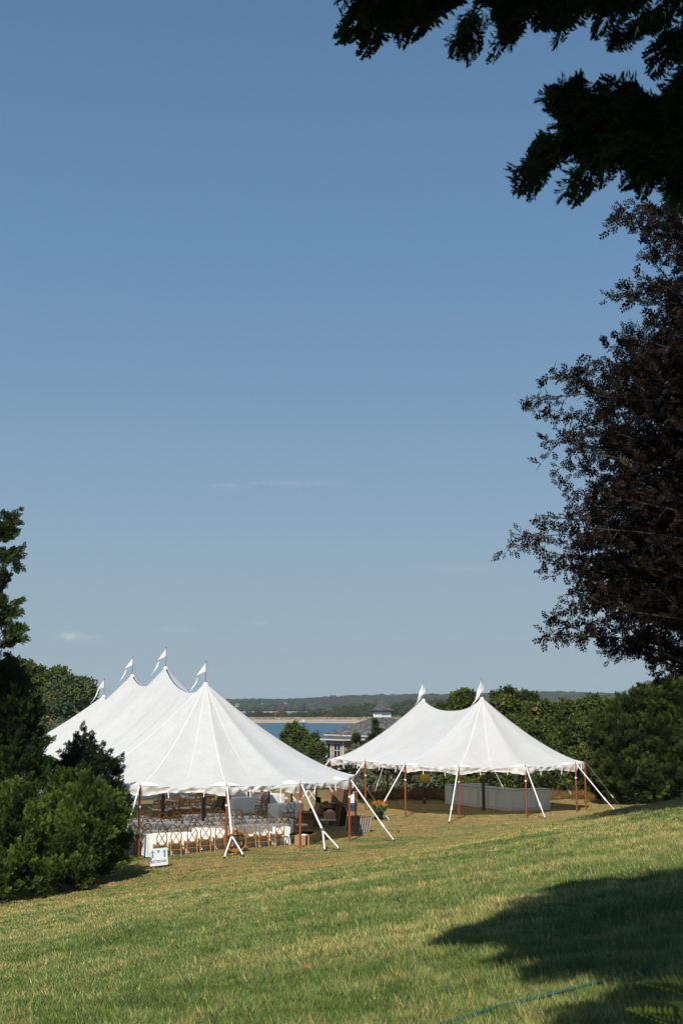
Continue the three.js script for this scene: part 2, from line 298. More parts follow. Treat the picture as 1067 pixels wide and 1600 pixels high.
function plumes(list, r, o) { // feathery shoots: [base, direction, length] each carries sprays that shorten towards the tip
  const out = [];
  for (const [b, d, len] of list) {
    const ax = d.clone().normalize(), u = V(ax.y, -ax.x, 0.3).normalize(), v = ax.clone().cross(u).normalize(), n = Math.round((o.per ?? 26) * (0.5 + len)), tone = clamp(0.5 + 0.5 * noise3(b.x * 0.9, b.y * 0.9, b.z * 0.9) + 0.4 * (r() - 0.5), 0, 1);
    for (let i = 0; i < n; i++) { const t = Math.pow(r(), 0.85), a = r() * 6.283, rd = u.clone().multiplyScalar(Math.cos(a)).addScaledVector(v, Math.sin(a)), w = len * (o.fat ?? 0.24) * (1 - t * 0.85) * Math.sqrt(r()); out.push({ p: b.clone().addScaledVector(ax, len * t).addScaledVector(rd, w).add(V(0, len * 0.12 * t * t, 0)), dir: ax.clone().multiplyScalar(1.1).addScaledVector(rd, 0.8).add(V(0, 0.15, 0)), s: (o.sz ?? 0.22) * (0.7 + 0.6 * r()) * (1.1 - 0.4 * t), c: o.c0.clone().lerp(o.c1, clamp(tone + 0.35 * (r() - 0.5), 0, 1)) }); }
  }
  return out;
}
function shoots(blobs, n, r, o) { // shoots that spring from rough masses, outwards and up
  const out = [], w = blobs.map((b) => Math.pow(b[3] * b[4], 0.8)), sum = w.reduce((a, b) => a + b, 0);
  for (let k = 0; k < n; k++) { let t = r() * sum, i = 0; while (t > w[i] && i < blobs.length - 1) t -= w[i++]; const [x, y, D, rx, ry, rz] = blobs[i]; let d; do d = V(r() * 2 - 1, r() * 2 - 1, r() * 2 - 1); while (d.length() > 1 || d.length() < 0.1 || d.y / d.length() < -0.55); d.normalize();
    const q = 0.3 + 0.55 * Math.sqrt(r()), len = (o.len0 ?? 0.35) + (o.len1 ?? 0.45) * r(); out.push([W(x + d.x * rx * q, y + d.y * ry * q, D + d.z * rz * q), V(d.x, d.y * 0.8 + (o.up ?? 0.55), -d.z).add(V(r() - 0.5, (r() - 0.5) * 0.6, r() - 0.5).multiplyScalar(o.wild ?? 0.7)), len]); }
  return out;
}
function plumeTree(o) {
  const r = rng(o.seed), base = G(...o.base), t = thing(o.name, o.label, o.category ?? 'tree', base), list = shoots(o.blobs, o.n, r, o), geos = [], hi = Math.max(...o.blobs.map((b) => b[1])) - base.y;
  for (const [px, py, D, dx, dy, len] of o.tips ?? []) { const e = at(px, py, D), d = V(dx, dy, (r() - 0.5) * 0.4).normalize(); list.push([e.clone().addScaledVector(d, -len), d, len], [e.clone().addScaledVector(d, -len * 1.3).add(V(0.08, -0.05, 0)), d.clone().add(V(0.25, 0.1, 0)), len * 0.8], [e.clone().addScaledVector(d, -len * 1.3).add(V(-0.08, -0.06, 0)), d.clone().add(V(-0.25, 0.1, 0)), len * 0.8]); }
  geos.push(taperTube([V(0, -0.2, 0), V(0.08, hi * 0.45, 0.05), V(0, hi, 0)], o.trunkR ?? 0.12, 0.02, 10, 8));
  list.forEach(([b], i) => { if (i % 3) return; const e = b.clone().sub(base), y = clamp(e.y * 0.6 - 0.2, 0.1, hi); geos.push(taperTube([V(0, y, 0), V(e.x * 0.5, lerp(y, e.y, 0.6), e.z * 0.5), e], 0.03, 0.01, 5, 4)); });
  part('trunk', merge(geos), M.bark, t);
  foliage('crown', plumes(list, r, o).filter((e) => e.p.y > groundH(e.p.x, -e.p.z) + 0.04), GEO.juni, M.needle, t, o.seed + 1);
  return t;
}
function tree(o) {
  const r = rng(o.seed), [bX, bD] = o.base, base = G(bX, bD), t = thing(o.name, o.label, o.category ?? 'tree', base, 0, o.group);
  const geos = [], tops = o.blobs.map(([x, y, D]) => W(x, y, D).sub(base)), hi = tops.reduce((a, b) => (b.y > a.y ? b : a)), tr = o.trunkR ?? 0.14;
  geos.push(taperTube([V(0, -0.2, 0), V(hi.x * 0.2 + (r() - 0.5) * 0.2, hi.y * 0.4, hi.z * 0.2 + (r() - 0.5) * 0.2), hi], tr, tr * 0.3, 10, 8));
  const L = lumps(o.blobs, rng(o.seed + 1), 5);
  for (const l of L) { const e = W(l[0], l[1], l[2]).sub(base), f = 0.25 + 0.4 * r(), s = V(hi.x * f * f, hi.y * f, hi.z * f * f); geos.push(taperTube([s, s.clone().lerp(e, 0.5).add(V(0, 0.15, 0)), e], tr * 0.4, tr * 0.08, 6, 5)); }
  part('trunk', merge(geos), o.bark ?? M.bark, t);
  foliage('crown', fill(o.blobs, o.n, r, { ...o, minY: (p) => groundH(p.x, -p.z) + (o.clear ?? 0.05) }), o.geo ?? GEO.broad, o.mat ?? M.leaf, t, o.seed + 2);
  return t;
}
const outUp = (k, j = 0.6) => (d, r) => d.clone().add(V((r() - 0.5) * j, k + (r() - 0.5) * j, (r() - 0.5) * j));

// ------------------------------------------------------------------ sailcloth tents
function buildTent(o) {
  const K = o.peaks.length, origin = W(o.peaks[0][0], groundH(o.peaks[0][0], o.peaks[0][1]), o.peaks[0][1]);
  const T = thing(o.name, o.label, 'tent', origin), loc = (p) => p.sub(origin);
  const ridge = (q) => { const i = clamp(Math.floor(q), 0, Math.max(0, K - 2)), t = clamp(q - i, 0, 1), a = o.peaks[i], b = o.peaks[Math.min(i + 1, K - 1)]; return { X: lerp(a[0], b[0], t), D: lerp(a[1], b[1], t), y: lerp(a[2], b[2], t) - o.sag * (1 - Math.pow(Math.abs(2 * t - 1), 2.5)), sad: 1 - Math.abs(2 * t - 1) }; };
  const P = o.poles, N = P.length, eave = o.eave;
  const per = (k, f) => { const a = P[((k % N) + N) % N], b = P[(((k + 1) % N) + N) % N], s = Math.sin(Math.PI * f); const X = lerp(a.X, b.X, f), D = lerp(a.D, b.D, f), q = lerp(a.r, b.r, f), c = ridge(q), dx = c.X - X, dd = c.D - D, l = Math.hypot(dx, dd); return { X: X + dx / l * 0.16 * s, D: D + dd / l * 0.16 * s, y: eave - 0.05 * s, q, ox: -dx / l, od: -dd / l }; };
  const surf = (k, f, s) => { const e = per(k, f), c = ridge(e.q), p = lerp(1.42, o.valley ?? 1.62, c.sad); const belly = -0.05 * Math.sin(Math.PI * f) * Math.sin(Math.PI * s); return W(lerp(c.X, e.X, s), e.y + (c.y - e.y) * Math.pow(1 - s, p) + belly, lerp(c.D, e.D, s)); };
  const M_ = 10, R = 30, sv = (j) => { const t = j / R; return 0.006 + 0.994 * t; };
  const canopy = part('canopy', gridGeo(N * M_, R, (i, j) => { const k = Math.floor(i / M_), p = loc(surf(k, (i % M_) / M_, sv(j))); p.u = p.x * 0.5; p.v = p.z * 0.5; return p; }), M.sail, T);
  P.forEach((p, k) => { // webbing over each line from peak to pole, lighter seams between, patches at the poles
    const strip = (f, w, s0, s1, lift) => gridGeo(2, 40, (i, j) => { const s = lerp(s0, s1, j / 40), a = surf(k, f, s), b = surf(k, f + 0.01, s), c = surf(k, f - 0.01 < 0 ? f : f - 0.01, s), d = b.sub(c); d.y = 0; if (d.length() < 1e-6) d.set(1, 0, 0); d.normalize(); return loc(a.addScaledVector(d, (i - 1) * Math.min(w, s * 0.6)).add(V(0, lift, 0))); });
    part('seam', strip(0, 0.02, 0.015, 1, 0.015), M.seam, canopy);
    part('seam', strip(0.5, 0.01, 0.05, 1, 0.01), M.seam, canopy);
    part('corner_patch', gridGeo(12, 6, (i, j) => { const a = Math.PI * i / 12, t = j / 6, u = Math.cos(a) * 0.2 * t, s = 1 - Math.sin(a) * 0.085 * t, q = u < 0 ? surf(k - 1, 1 + u, s) : surf(k, u, s); return loc(q.add(V(0, 0.012, 0))); }), M.seam, canopy);
  });
  { // the valance: a loose skirt, deepest at the poles
    const m = 22, rows = 7;
    part('valance', gridGeo(N * m, rows, (i, j) => { const k = Math.floor(i / m), f = (i % m) / m, e = per(k, f), t = j / rows, c = Math.cos(Math.PI * f), drop = 0.19 + 0.17 * Math.pow(Math.abs(c), 5) + 0.04 * noise2(i * 0.5 + o.seed, 3), wv = (0.06 * Math.sin(i * 1.9) + 0.09 * noise2(i * 0.33, o.seed) - 0.02) * Math.pow(t, 0.8) + 0.03 * Math.sin(t * 5 + noise2(i * 0.7, 9) * 3); return loc(W(e.X + e.ox * (0.01 + wv), e.y - drop * t + 0.005, e.D + e.od * (0.01 + wv))); }), M.valance, T);
    for (let k = 0; k < N; k++) for (const f of [0.32, 0.74]) { const e = per(k, f), l = 0.24 + 0.12 * rng(k * 7 + f * 10 + o.seed)(); part('tie_strap', put(bx(0.034, l, 0.01, 0, 0, 0, 0, 0, 0.15 * Math.sin(k * 5 + f * 9)), ...loc(W(e.X + e.ox * 0.05, e.y - 0.08 - l / 2, e.D + e.od * 0.05)).toArray()), M.strap, T); }
  }
  P.forEach((p, k) => {
    const b = G(p.X, p.D), c = ridge(p.r), out = V(p.X - c.X, 0, -(p.D - c.D)).normalize(), top = W(p.X, eave + 0.01, p.D), h = top.y - b.y;
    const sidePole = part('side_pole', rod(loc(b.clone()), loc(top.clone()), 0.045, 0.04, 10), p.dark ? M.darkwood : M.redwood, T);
    part('band', rod(loc(b.clone().add(V(0, h * 0.7, 0))), loc(b.clone().add(V(0, h * 0.7 + 0.07, 0))), 0.052, 0.052, 10), M.white, sidePole);
    part('pin', rod(loc(top.clone()), loc(top.clone().add(V(0, 0.13, 0))), 0.014, 0.008, 6), M.black, sidePole);
    // guy: a white sleeve from the pole head down to a stake, some with two feet
    const reach = p.reach ?? 1.8, foot = b.clone().addScaledVector(out, reach); foot.y = groundH(foot.x, -foot.z);
    const head = top.clone().addScaledVector(out, 0.06).add(V(0, -0.03, 0)), w = p.thin ? 0.016 : 0.031;
    if (p.split) {
      const mid = head.clone().lerp(foot, 0.7), side = V(-out.z, 0, out.x), f1 = foot.clone().addScaledVector(side, 0.33), f2 = foot.clone().addScaledVector(side, -0.33); f1.y = groundH(f1.x, -f1.z); f2.y = groundH(f2.x, -f2.z);
      const gy = part('guy_strap', merge([rod(loc(head.clone()), loc(mid.clone()), w, w * 1.25, 8), rod(loc(mid.clone()), loc(f1.clone().add(V(0, 0.05, 0))), w, w, 8), rod(loc(mid.clone()), loc(f2.clone().add(V(0, 0.05, 0))), w, w, 8)]), M.strap, T);
      part('ratchet', rod(loc(mid.clone().add(V(0, 0.08, 0))), loc(mid.clone().add(V(0, -0.06, 0))), 0.06, 0.06, 8), M.metal, gy);
      for (const f of [f1, f2]) part('stake', rod(loc(f.clone().add(V(0, -0.1, 0))), loc(f.clone().add(V(0, 0.09, 0))), 0.03, 0.035, 6), M.black, gy);
    } else {
      const mid = head.clone().lerp(foot, 0.72), gy = part('guy_strap', merge([rod(loc(head.clone()), loc(mid.clone()), w, w, 8), rod(loc(mid.clone()), loc(foot.clone().add(V(0, 0.05, 0))), w * 0.85, w * 0.85, 8)]), p.thin ? M.metal : M.strap, T);
      part('ratchet', rod(loc(head.clone().lerp(foot, 0.7)), loc(head.clone().lerp(foot, 0.77)), w * 1.5, w * 1.5, 8), M.strap, gy);
      part('stake', rod(loc(foot.clone().add(V(0, -0.1, 0))), loc(foot.clone().add(V(0, 0.09, 0))), 0.03, 0.035, 6), M.black, gy);
    }
  });
  o.peaks.forEach(([X, D, y], i) => {
    const b = G(X, D), top = W(X, y, D), cp = part('centre_pole', rod(loc(b.clone()), loc(top.clone().add(V(0, -0.03, 0))), 0.085, 0.075, 10), M.darkwood, T);
    part('band', rod(loc(b.clone().add(V(0, 1.75, 0))), loc(b.clone().add(V(0, 1.83, 0))), 0.095, 0.095, 10), M.strap, cp);
    part('cap', rod(loc(top.clone().add(V(0, -0.12, 0))), loc(top.clone().add(V(0, 0.02, 0))), 0.13, 0.06, 12), M.seam, canopy);
    const mh = o.mast, mast = part('mast', rod(loc(top.clone()), loc(top.clone().add(V(0, mh, 0))), 0.018, 0.014, 6), M.metal, T), tip = top.clone().add(V(0, mh - 0.02, 0));
    part('finial', put(new THREE.SphereGeometry(0.03, 8, 6), ...loc(top.clone().add(V(0, mh + 0.02, 0))).toArray()), M.metal, mast);
    const L = o.flag, rr = rng(i + o.seed), ph = rr() * 6; // pennant with a long tail that hangs to the canopy
    const g = gridGeo(3, L.length - 1, (a, j) => { const [lx, ly, rx, ry] = L[j], u = a / 3; return loc(tip.clone().add(V(lerp(lx, rx, u), lerp(ly, ry, u), 0.06 * Math.sin(ph + j * 0.9 + u * 2) * (j / L.length)))); });
    part('pennant', g, M.valance, mast);
  });
  return T;
}
const U = [-0.4, 0.917], VV = [0.917, 0.4], C1 = [-5.54, 52.2];
const t1 = (a, b) => [C1[0] + a * VV[0] + b * U[0], C1[1] + a * VV[1] + b * U[1]]; // across and along the large tent
{
  const R = 6.2, S = 6, pk = [[0.86], [1.66], [1.44], [0.46]].map(([h], i) => [...t1(0, S * i), EYE + h]), poles = [];
  const add = (a, b, r, o = {}) => { const [X, D] = t1(a, b); poles.push({ X, D, r, ...o }); };
  for (const d of [158, 129, 100, 73, 43, 14]) add(R * Math.cos(d * D2R), -R * Math.sin(d * D2R), 0, { split: d === 100 || d === 73, thin: d === 14 });
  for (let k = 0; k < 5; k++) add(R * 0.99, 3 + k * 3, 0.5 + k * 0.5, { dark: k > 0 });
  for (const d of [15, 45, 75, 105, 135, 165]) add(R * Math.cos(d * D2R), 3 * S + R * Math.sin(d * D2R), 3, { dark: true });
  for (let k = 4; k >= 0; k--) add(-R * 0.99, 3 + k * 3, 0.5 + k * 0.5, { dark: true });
  buildTent({ name: 'sail_tent', label: 'large white sailcloth tent with four peaks, left, sheltering tables and chairs', peaks: pk, poles, eave: EYE - 2.9, sag: 0.66, valley: 2.15, mast: 0.85, seed: 1,
    flag: [[0, 0, 0, 0], [-0.09, -0.12, 0, -0.1], [-0.2, -0.28, 0, -0.22], [-0.31, -0.44, 0, -0.36], [-0.36, -0.5, -0.02, -0.42], [-0.37, -0.56, -0.22, -0.45], [-0.41, -0.7, -0.31, -0.6], [-0.48, -0.9, -0.37, -0.82], [-0.6, -1.1, -0.48, -1.0], [-0.72, -1.3, -0.66, -1.22]] });
}
const U2 = [-0.42, 0.907], V2 = [0.907, 0.42], PB = [6.98, 63.7], PA = [4.42, 69.2];
const t2 = (a, b) => [PB[0] + a * V2[0] + b * U2[0], PB[1] + a * V2[1] + b * U2[1]];
{
  const poles = [], add = (a, b, r, o = {}) => { const [X, D] = t2(a, b); poles.push({ X, D, r, ...o }); };
  for (const [a, b] of [[-4.75, -0.8], [-3.45, -3.55], [-0.45, -4.5], [3.1, -3.4], [4.85, -1.7]]) add(a, b, 0, { thin: a > 4.5 });
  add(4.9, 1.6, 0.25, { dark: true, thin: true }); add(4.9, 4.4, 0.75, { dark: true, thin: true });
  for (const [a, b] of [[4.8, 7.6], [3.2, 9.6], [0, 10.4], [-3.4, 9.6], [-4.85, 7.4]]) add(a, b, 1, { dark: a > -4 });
  add(-4.8, 3.4, 0.5);
  buildTent({ name: 'sail_tent', label: 'smaller white sailcloth tent with two peaks, right, over a grey bar', peaks: [[...PB, EYE + 0.32], [...PA, EYE + 0.26]], poles, eave: EYE - 2.86, sag: 0.62, mast: 0.92, seed: 9,
    flag: [[0, 0, 0, 0], [-0.07, -0.18, 0.02, -0.16], [-0.15, -0.36, 0.06, -0.33], [-0.22, -0.5, 0.1, -0.5], [-0.24, -0.62, 0.02, -0.62], [-0.28, -0.8, -0.1, -0.75], [-0.33, -1.0, -0.16, -0.92], [-0.5, -1.25, -0.3, -1.1], [-0.72, -1.5, -0.58, -1.36]] });
}

// ------------------------------------------------------------------ chairs
function makeChair() {
  const t = thing('loop_chair', 'wooden loop-back chair', 'chair', V(0, 0, 0)); // faces +z, its back at -z
  const zb = -0.2, tilt = 0.13, hoop = [];
  for (let i = 0; i < 18; i++) { const a = i / 18 * Math.PI * 2, y = 0.255 * Math.sin(a); hoop.push(V(0.185 * Math.cos(a), 0.69 + y, zb - (0.25 + y) * tilt)); }
  const hoopMesh = part('back_hoop', tube(hoop, 0.019, 36, 6, true), M.chairwood, t);
  for (const s of [-1, 1]) part('back_cross', tube([V(s * 0.125, 0.875, zb - 0.43 * tilt), V(s * 0.06, 0.78, zb - 0.34 * tilt), V(0, 0.69, zb - 0.25 * tilt), V(-s * 0.06, 0.6, zb - 0.16 * tilt), V(-s * 0.13, 0.51, zb - 0.07 * tilt)], 0.015, 12, 5), M.chairwood, hoopMesh);
  part('seat_frame', bx(0.42, 0.045, 0.4, 0, 0.425, 0, 0, 0, 0, 0.015), M.chairwood, t);
  part('cushion', bx(0.41, 0.06, 0.4, 0, 0.475, 0.005, 0, 0, 0, 0.025), M.cushion, t);
  for (const s of [-1, 1]) {
    part('leg', tube([V(s * 0.175, 0.62, zb - 0.03), V(s * 0.175, 0.42, zb), V(s * 0.185, 0.2, zb - 0.025), V(s * 0.195, 0, zb - 0.085)], 0.02, 10, 6), M.chairwood, t);
    part('leg', rod(V(s * 0.18, 0.42, 0.17), V(s * 0.19, 0, 0.185), 0.018, 0.014, 8), M.chairwood, t);
    part('stretcher', rod(V(s * 0.185, 0.18, zb - 0.03), V(s * 0.187, 0.2, 0.175), 0.009, 0.009, 5), M.chairwood, t);
    part('stretcher', rod(V(s * 0.183, 0.27, zb - 0.02), V(s * 0.185, 0.29, 0.175), 0.009, 0.009, 5), M.chairwood, t);
  }
  part('stretcher', rod(V(-0.185, 0.24, 0.18), V(0.185, 0.24, 0.18), 0.009, 0.009, 5), M.chairwood, t);
  part('stretcher', rod(V(-0.185, 0.24, zb - 0.02), V(0.185, 0.24, zb - 0.02), 0.009, 0.009, 5), M.chairwood, t);
  return t;
}
const chair0 = makeChair(); let chairUsed = false;
function placeChair(X, D, turn, label, group, dy = 0, tip = 0) {
  const c = chairUsed ? copy(chair0, label, group) : tag(chair0, label, 'chair', group); chairUsed = true;
  if (!group) delete c.userData.group;
  c.position.copy(G(X, D)).add(V(0, dy, 0)); c.rotation.set(0, 0, 0); c.rotation.y = turn; if (tip) { c.rotation.order = 'YXZ'; c.rotation.x = tip; }
  return c;
}
const TURN_ALONG = Math.atan2(U[0], -U[1]); // faces along the tent axis, away from the viewer

// ------------------------------------------------------------------ long tables under white cloths
function clothGeo(L, w, h, seed) { // a cloth over a table: flat top, folds down to the ground on all four sides
  const r = rng(seed), n = 96, per = 2 * (L + w), rows = 7;
  const edge = (s) => { s = ((s % per) + per) % per; if (s < L) return [s - L / 2, w / 2, 0, 1]; s -= L; if (s < w) return [L / 2, w / 2 - s, 1, 0]; s -= w; if (s < L) return [L / 2 - s, -w / 2, 0, -1]; s -= L; return [-L / 2, -w / 2 + s, -1, 0]; };
  const skirt = gridGeo(n, rows, (i, j) => { const s = i / n * per, [x, z, nx, nz] = edge(s), t = j / rows, f = (0.018 * Math.sin(s * 19 + seed) + 0.03 * noise2(s * 3.1, seed) + 0.02) * Math.pow(t, 0.7); return V(x + nx * f, h * (1 - t) + 0.012, z + nz * f); });
  const top = gridGeo(12, 4, (i, j) => V(-L / 2 + L * i / 12, h + 0.012 + 0.003 * noise2(i, j + seed), -w / 2 + w * j / 4));
  return merge([skirt, top]);
}
const clothA = clothGeo(2.36, 0.78, 0.75, 3), clothB = clothGeo(2.36, 0.78, 0.75, 14);
function table(X, D, turn, label, group, k = 0) {
  const t = thing('banquet_table', label, 'table', G(X, D), turn, group);
  part('tabletop', bx(2.34, 0.03, 0.75, 0, 0.735, 0), M.board, t);
  for (const sx of [-1, 1]) for (const sz of [-1, 1]) part('leg', rod(V(sx * 0.95, 0, sz * 0.28), V(sx * 0.95, 0.72, sz * 0.28), 0.015, 0.015, 6), M.metal, t);
  part('tablecloth', k % 2 ? clothB : clothA, M.linen, t);
  return t;
}
const TABLE_TURN = -Math.atan2(-VV[1], VV[0]); // long side across the tent
const rowB = [-4.25, -2.15, -0.05, 2.05, 4.2, 6.4], ord = ['first', 'second', 'third', 'fourth', 'fifth', 'sixth', 'seventh', 'eighth', 'ninth', 'tenth'];
const rowName = ['nearest', 'second', 'third', 'fourth', 'fifth', 'farthest'];
rowB.forEach((b, row) => {
  const a0 = [-3.55, -4.3, -4.8, -5.0, -5.4, -5.4][row], n = [3, 3, 3, 3, 2, 2][row], step = row ? 2.4 : 1.84, end = a0 + n * step;
  for (let k = 0; k < n; k++) table(...t1(a0 + step / 2 + k * step, b), TABLE_TURN, row === 0 ? ['long white-clothed table, half in the sun, left end of the nearest row', 'middle white-clothed table of the nearest row, behind the splayed white strap', 'white-clothed table, all in shade, right end of the nearest row'][k] : `long white-clothed table in the ${rowName[row]} row from the front`, row === 0 ? null : `cloth-covered tables, ${rowName[row]} row`, row + k).scale.x = step / 2.4;
  const r = rng(50 + row);
  if (row === 0) {
    [-3.15, -2.6, -2.02, -1.5, -0.95, -0.35, 0.22, 0.72, 1.3].forEach((a, k) => placeChair(...t1(a, b - 0.66), TURN_ALONG + Math.PI * 0 + (r() - 0.5) * 0.3, `${ord[k]} loop-back wooden chair from the left, nearest row, back to lawn`));
    for (let a = -3.2; a < 1.8; a += 0.62) placeChair(...t1(a + (r() - 0.5) * 0.12, b + 0.66), TURN_ALONG + Math.PI + (r() - 0.5) * 0.3, 'loop-back wooden chair on the far side of the nearest cloth-covered table row', 'chairs behind the nearest table row');
    return;
  }
  for (const s of [-1, 1]) for (let a = a0 + 0.4; a < end - 0.2; a += 0.62) { if (r() < 0.1) continue; placeChair(...t1(a + (r() - 0.5) * 0.16, b + s * (0.6 + r() * 0.12)), TURN_ALONG + (s > 0 ? Math.PI : 0) + (r() - 0.5) * 0.45, `loop-back wooden chair on the ${s > 0 ? 'far' : 'near'} side of the ${rowName[row]} table row`, `chairs, ${s > 0 ? 'far' : 'near'} side of the ${rowName[row]} table row`); }
});
{ // right end of the second row: a pulled-out chair; chairs by the farther tables; stacks
  const p = onGround(447, 1315); placeChair(p.x, -p.z, TURN_ALONG - 0.5, 'loop-back wooden chair at the right end of the second row, turned aside');
  const q = onGround(467, 1313); placeChair(q.x + 0.05, -q.z + 0.9, TURN_ALONG - 1.2, 'loop-back wooden chair behind the red side pole beside the boxes');
  const far = [[376, 1272, 'broad table under a grey-white cloth, behind the leaning table boards'], [419, 1266, 'small cloth-covered table at the back right, left of two chairs'], [446, 1283, 'cloth-covered table near the right side of the tent, one chair before it'], [362, 1262, 'cloth-covered table deepest in the tent, seen over the others']];
  for (const [px, py, label] of far) { const g = onGround(px, py); table(g.x, -g.z + 0.4, TABLE_TURN + 0.3, label, null, 1).scale.x = 0.62; }
  for (const [px, py, tn, label] of [[451, 1285, 0.1, 'loop-back wooden chair before the cloth-covered table at the right side of the tent'], [432, 1264, 2.6, 'left one of two loop-back chairs standing at the back right of the tent'], [443, 1262, 2.9, 'right one of two loop-back chairs standing at the back right of the tent'], [463, 1268, 0.4, 'lone loop-back chair near the back, right before the sunlit meadow']]) { const g = onGround(px, py); placeChair(g.x, -g.z, TURN_ALONG + tn, label); }
  const stacks = [[407, 1272, 3, 'beside the back table on the right'], [395, 1266, 2, 'left of the back table']];
  for (const [px, py, n, where] of stacks) { const g = onGround(px, py); for (let k = 0; k < n; k++) placeChair(g.x, -g.z + k * 0.16, TURN_ALONG + 0.4, `loop-back chair in a stack of chairs ${where}`, `stacked chairs ${where}`, k * 0.12, -0.1 * k); }
  const r = rng(33);
  for (let i = 0; i < 34; i++) { const px = 246 + (i % 17) * 5.1 + r() * 4, D = i < 17 ? 63 + r() * 1.5 : 65.5 + r() * 2, X = (px - 533) / 2000 * D, up = r() < 0.35; placeChair(X, D, r() * 6.28, 'spare loop-back chair in the crowd around the dark centre poles, deep in tent', 'spare chairs crowded deep in the large tent', up ? 0.46 : 0, up ? (r() - 0.5) * 0.8 : 0); }
}

// ------------------------------------------------------------------ things under and around the large tent
{ // boards: folded tables leaning on the centre pole and by the right side
  const lean = (name, X, D, turn, tip, w, h, label, dark) => { const t = thing(name, label, 'folded table', G(X, D), turn); const b = new THREE.Group();
    const g = [bx(w, h, 0.05, 0, h / 2, 0, 0, 0, 0, 0.012)]; g.forEach((x) => x.applyMatrix4(new THREE.Matrix4().makeRotationX(tip))); part('tabletop', merge(g), dark ? M.boarddark : M.board, t);
    for (const s of [-1, 1]) part('folded_leg', put(bx(0.03, h * 0.8, 0.03), 0, 0, 0).translate(s * w * 0.36, h / 2, -0.045).applyMatrix4(new THREE.Matrix4().makeRotationX(tip)), M.metal, t);
    part('edge_rail', put(bx(w * 0.9, 0.05, 0.03), 0, h * 0.12, -0.042).applyMatrix4(new THREE.Matrix4().makeRotationX(tip)), M.metal, t); };
  const a = onGround(337, 1292), tn = -1.1;
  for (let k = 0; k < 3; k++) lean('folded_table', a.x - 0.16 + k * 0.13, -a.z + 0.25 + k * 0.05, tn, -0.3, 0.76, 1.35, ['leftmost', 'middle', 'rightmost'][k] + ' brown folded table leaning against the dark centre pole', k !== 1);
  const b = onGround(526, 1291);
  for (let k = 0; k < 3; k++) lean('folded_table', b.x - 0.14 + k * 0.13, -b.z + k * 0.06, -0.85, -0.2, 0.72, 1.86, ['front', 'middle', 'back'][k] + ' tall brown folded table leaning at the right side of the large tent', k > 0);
}
function openBox(label, p, turn, w, h, d, mat, flaps, tip = 0) {
  const t = thing('cardboard_box', label, 'box', p, turn); if (tip) t.rotation.set(0, turn, tip, 'YXZ');
  const th = 0.012;
  part('side', bx(w, h, th, 0, h / 2, d / 2), mat, t); part('side', bx(w, h, th, 0, h / 2, -d / 2), mat, t);
  part('side', bx(th, h, d - th * 2, -w / 2, h / 2, 0), mat, t); part('side', bx(th, h, d - th * 2, w / 2, h / 2, 0), mat, t); part('base', bx(w - 0.03, th, d - 0.03, 0, 0.012, 0), mat, t);
  const fl = w * 0.42; for (const [s, a] of flaps) if (s === 'l' || s === 'r') { const k = s === 'l' ? -1 : 1; part('flap', bx(fl, th, d, fl / 2, 0, 0).applyMatrix4(new THREE.Matrix4().makeRotationZ(a)).applyMatrix4(new THREE.Matrix4().makeScale(k, 1, 1)).translate(k * (w / 2 + 0.004), h, 0), mat, t); } else { const k = s === 'f' ? 1 : -1; part('flap', bx(w, th, fl, 0, 0, fl / 2).applyMatrix4(new THREE.Matrix4().makeRotationX(-a)).applyMatrix4(new THREE.Matrix4().makeScale(1, 1, k)).translate(0, h, k * (d / 2 + 0.004)), mat, t); }
  return t;
}
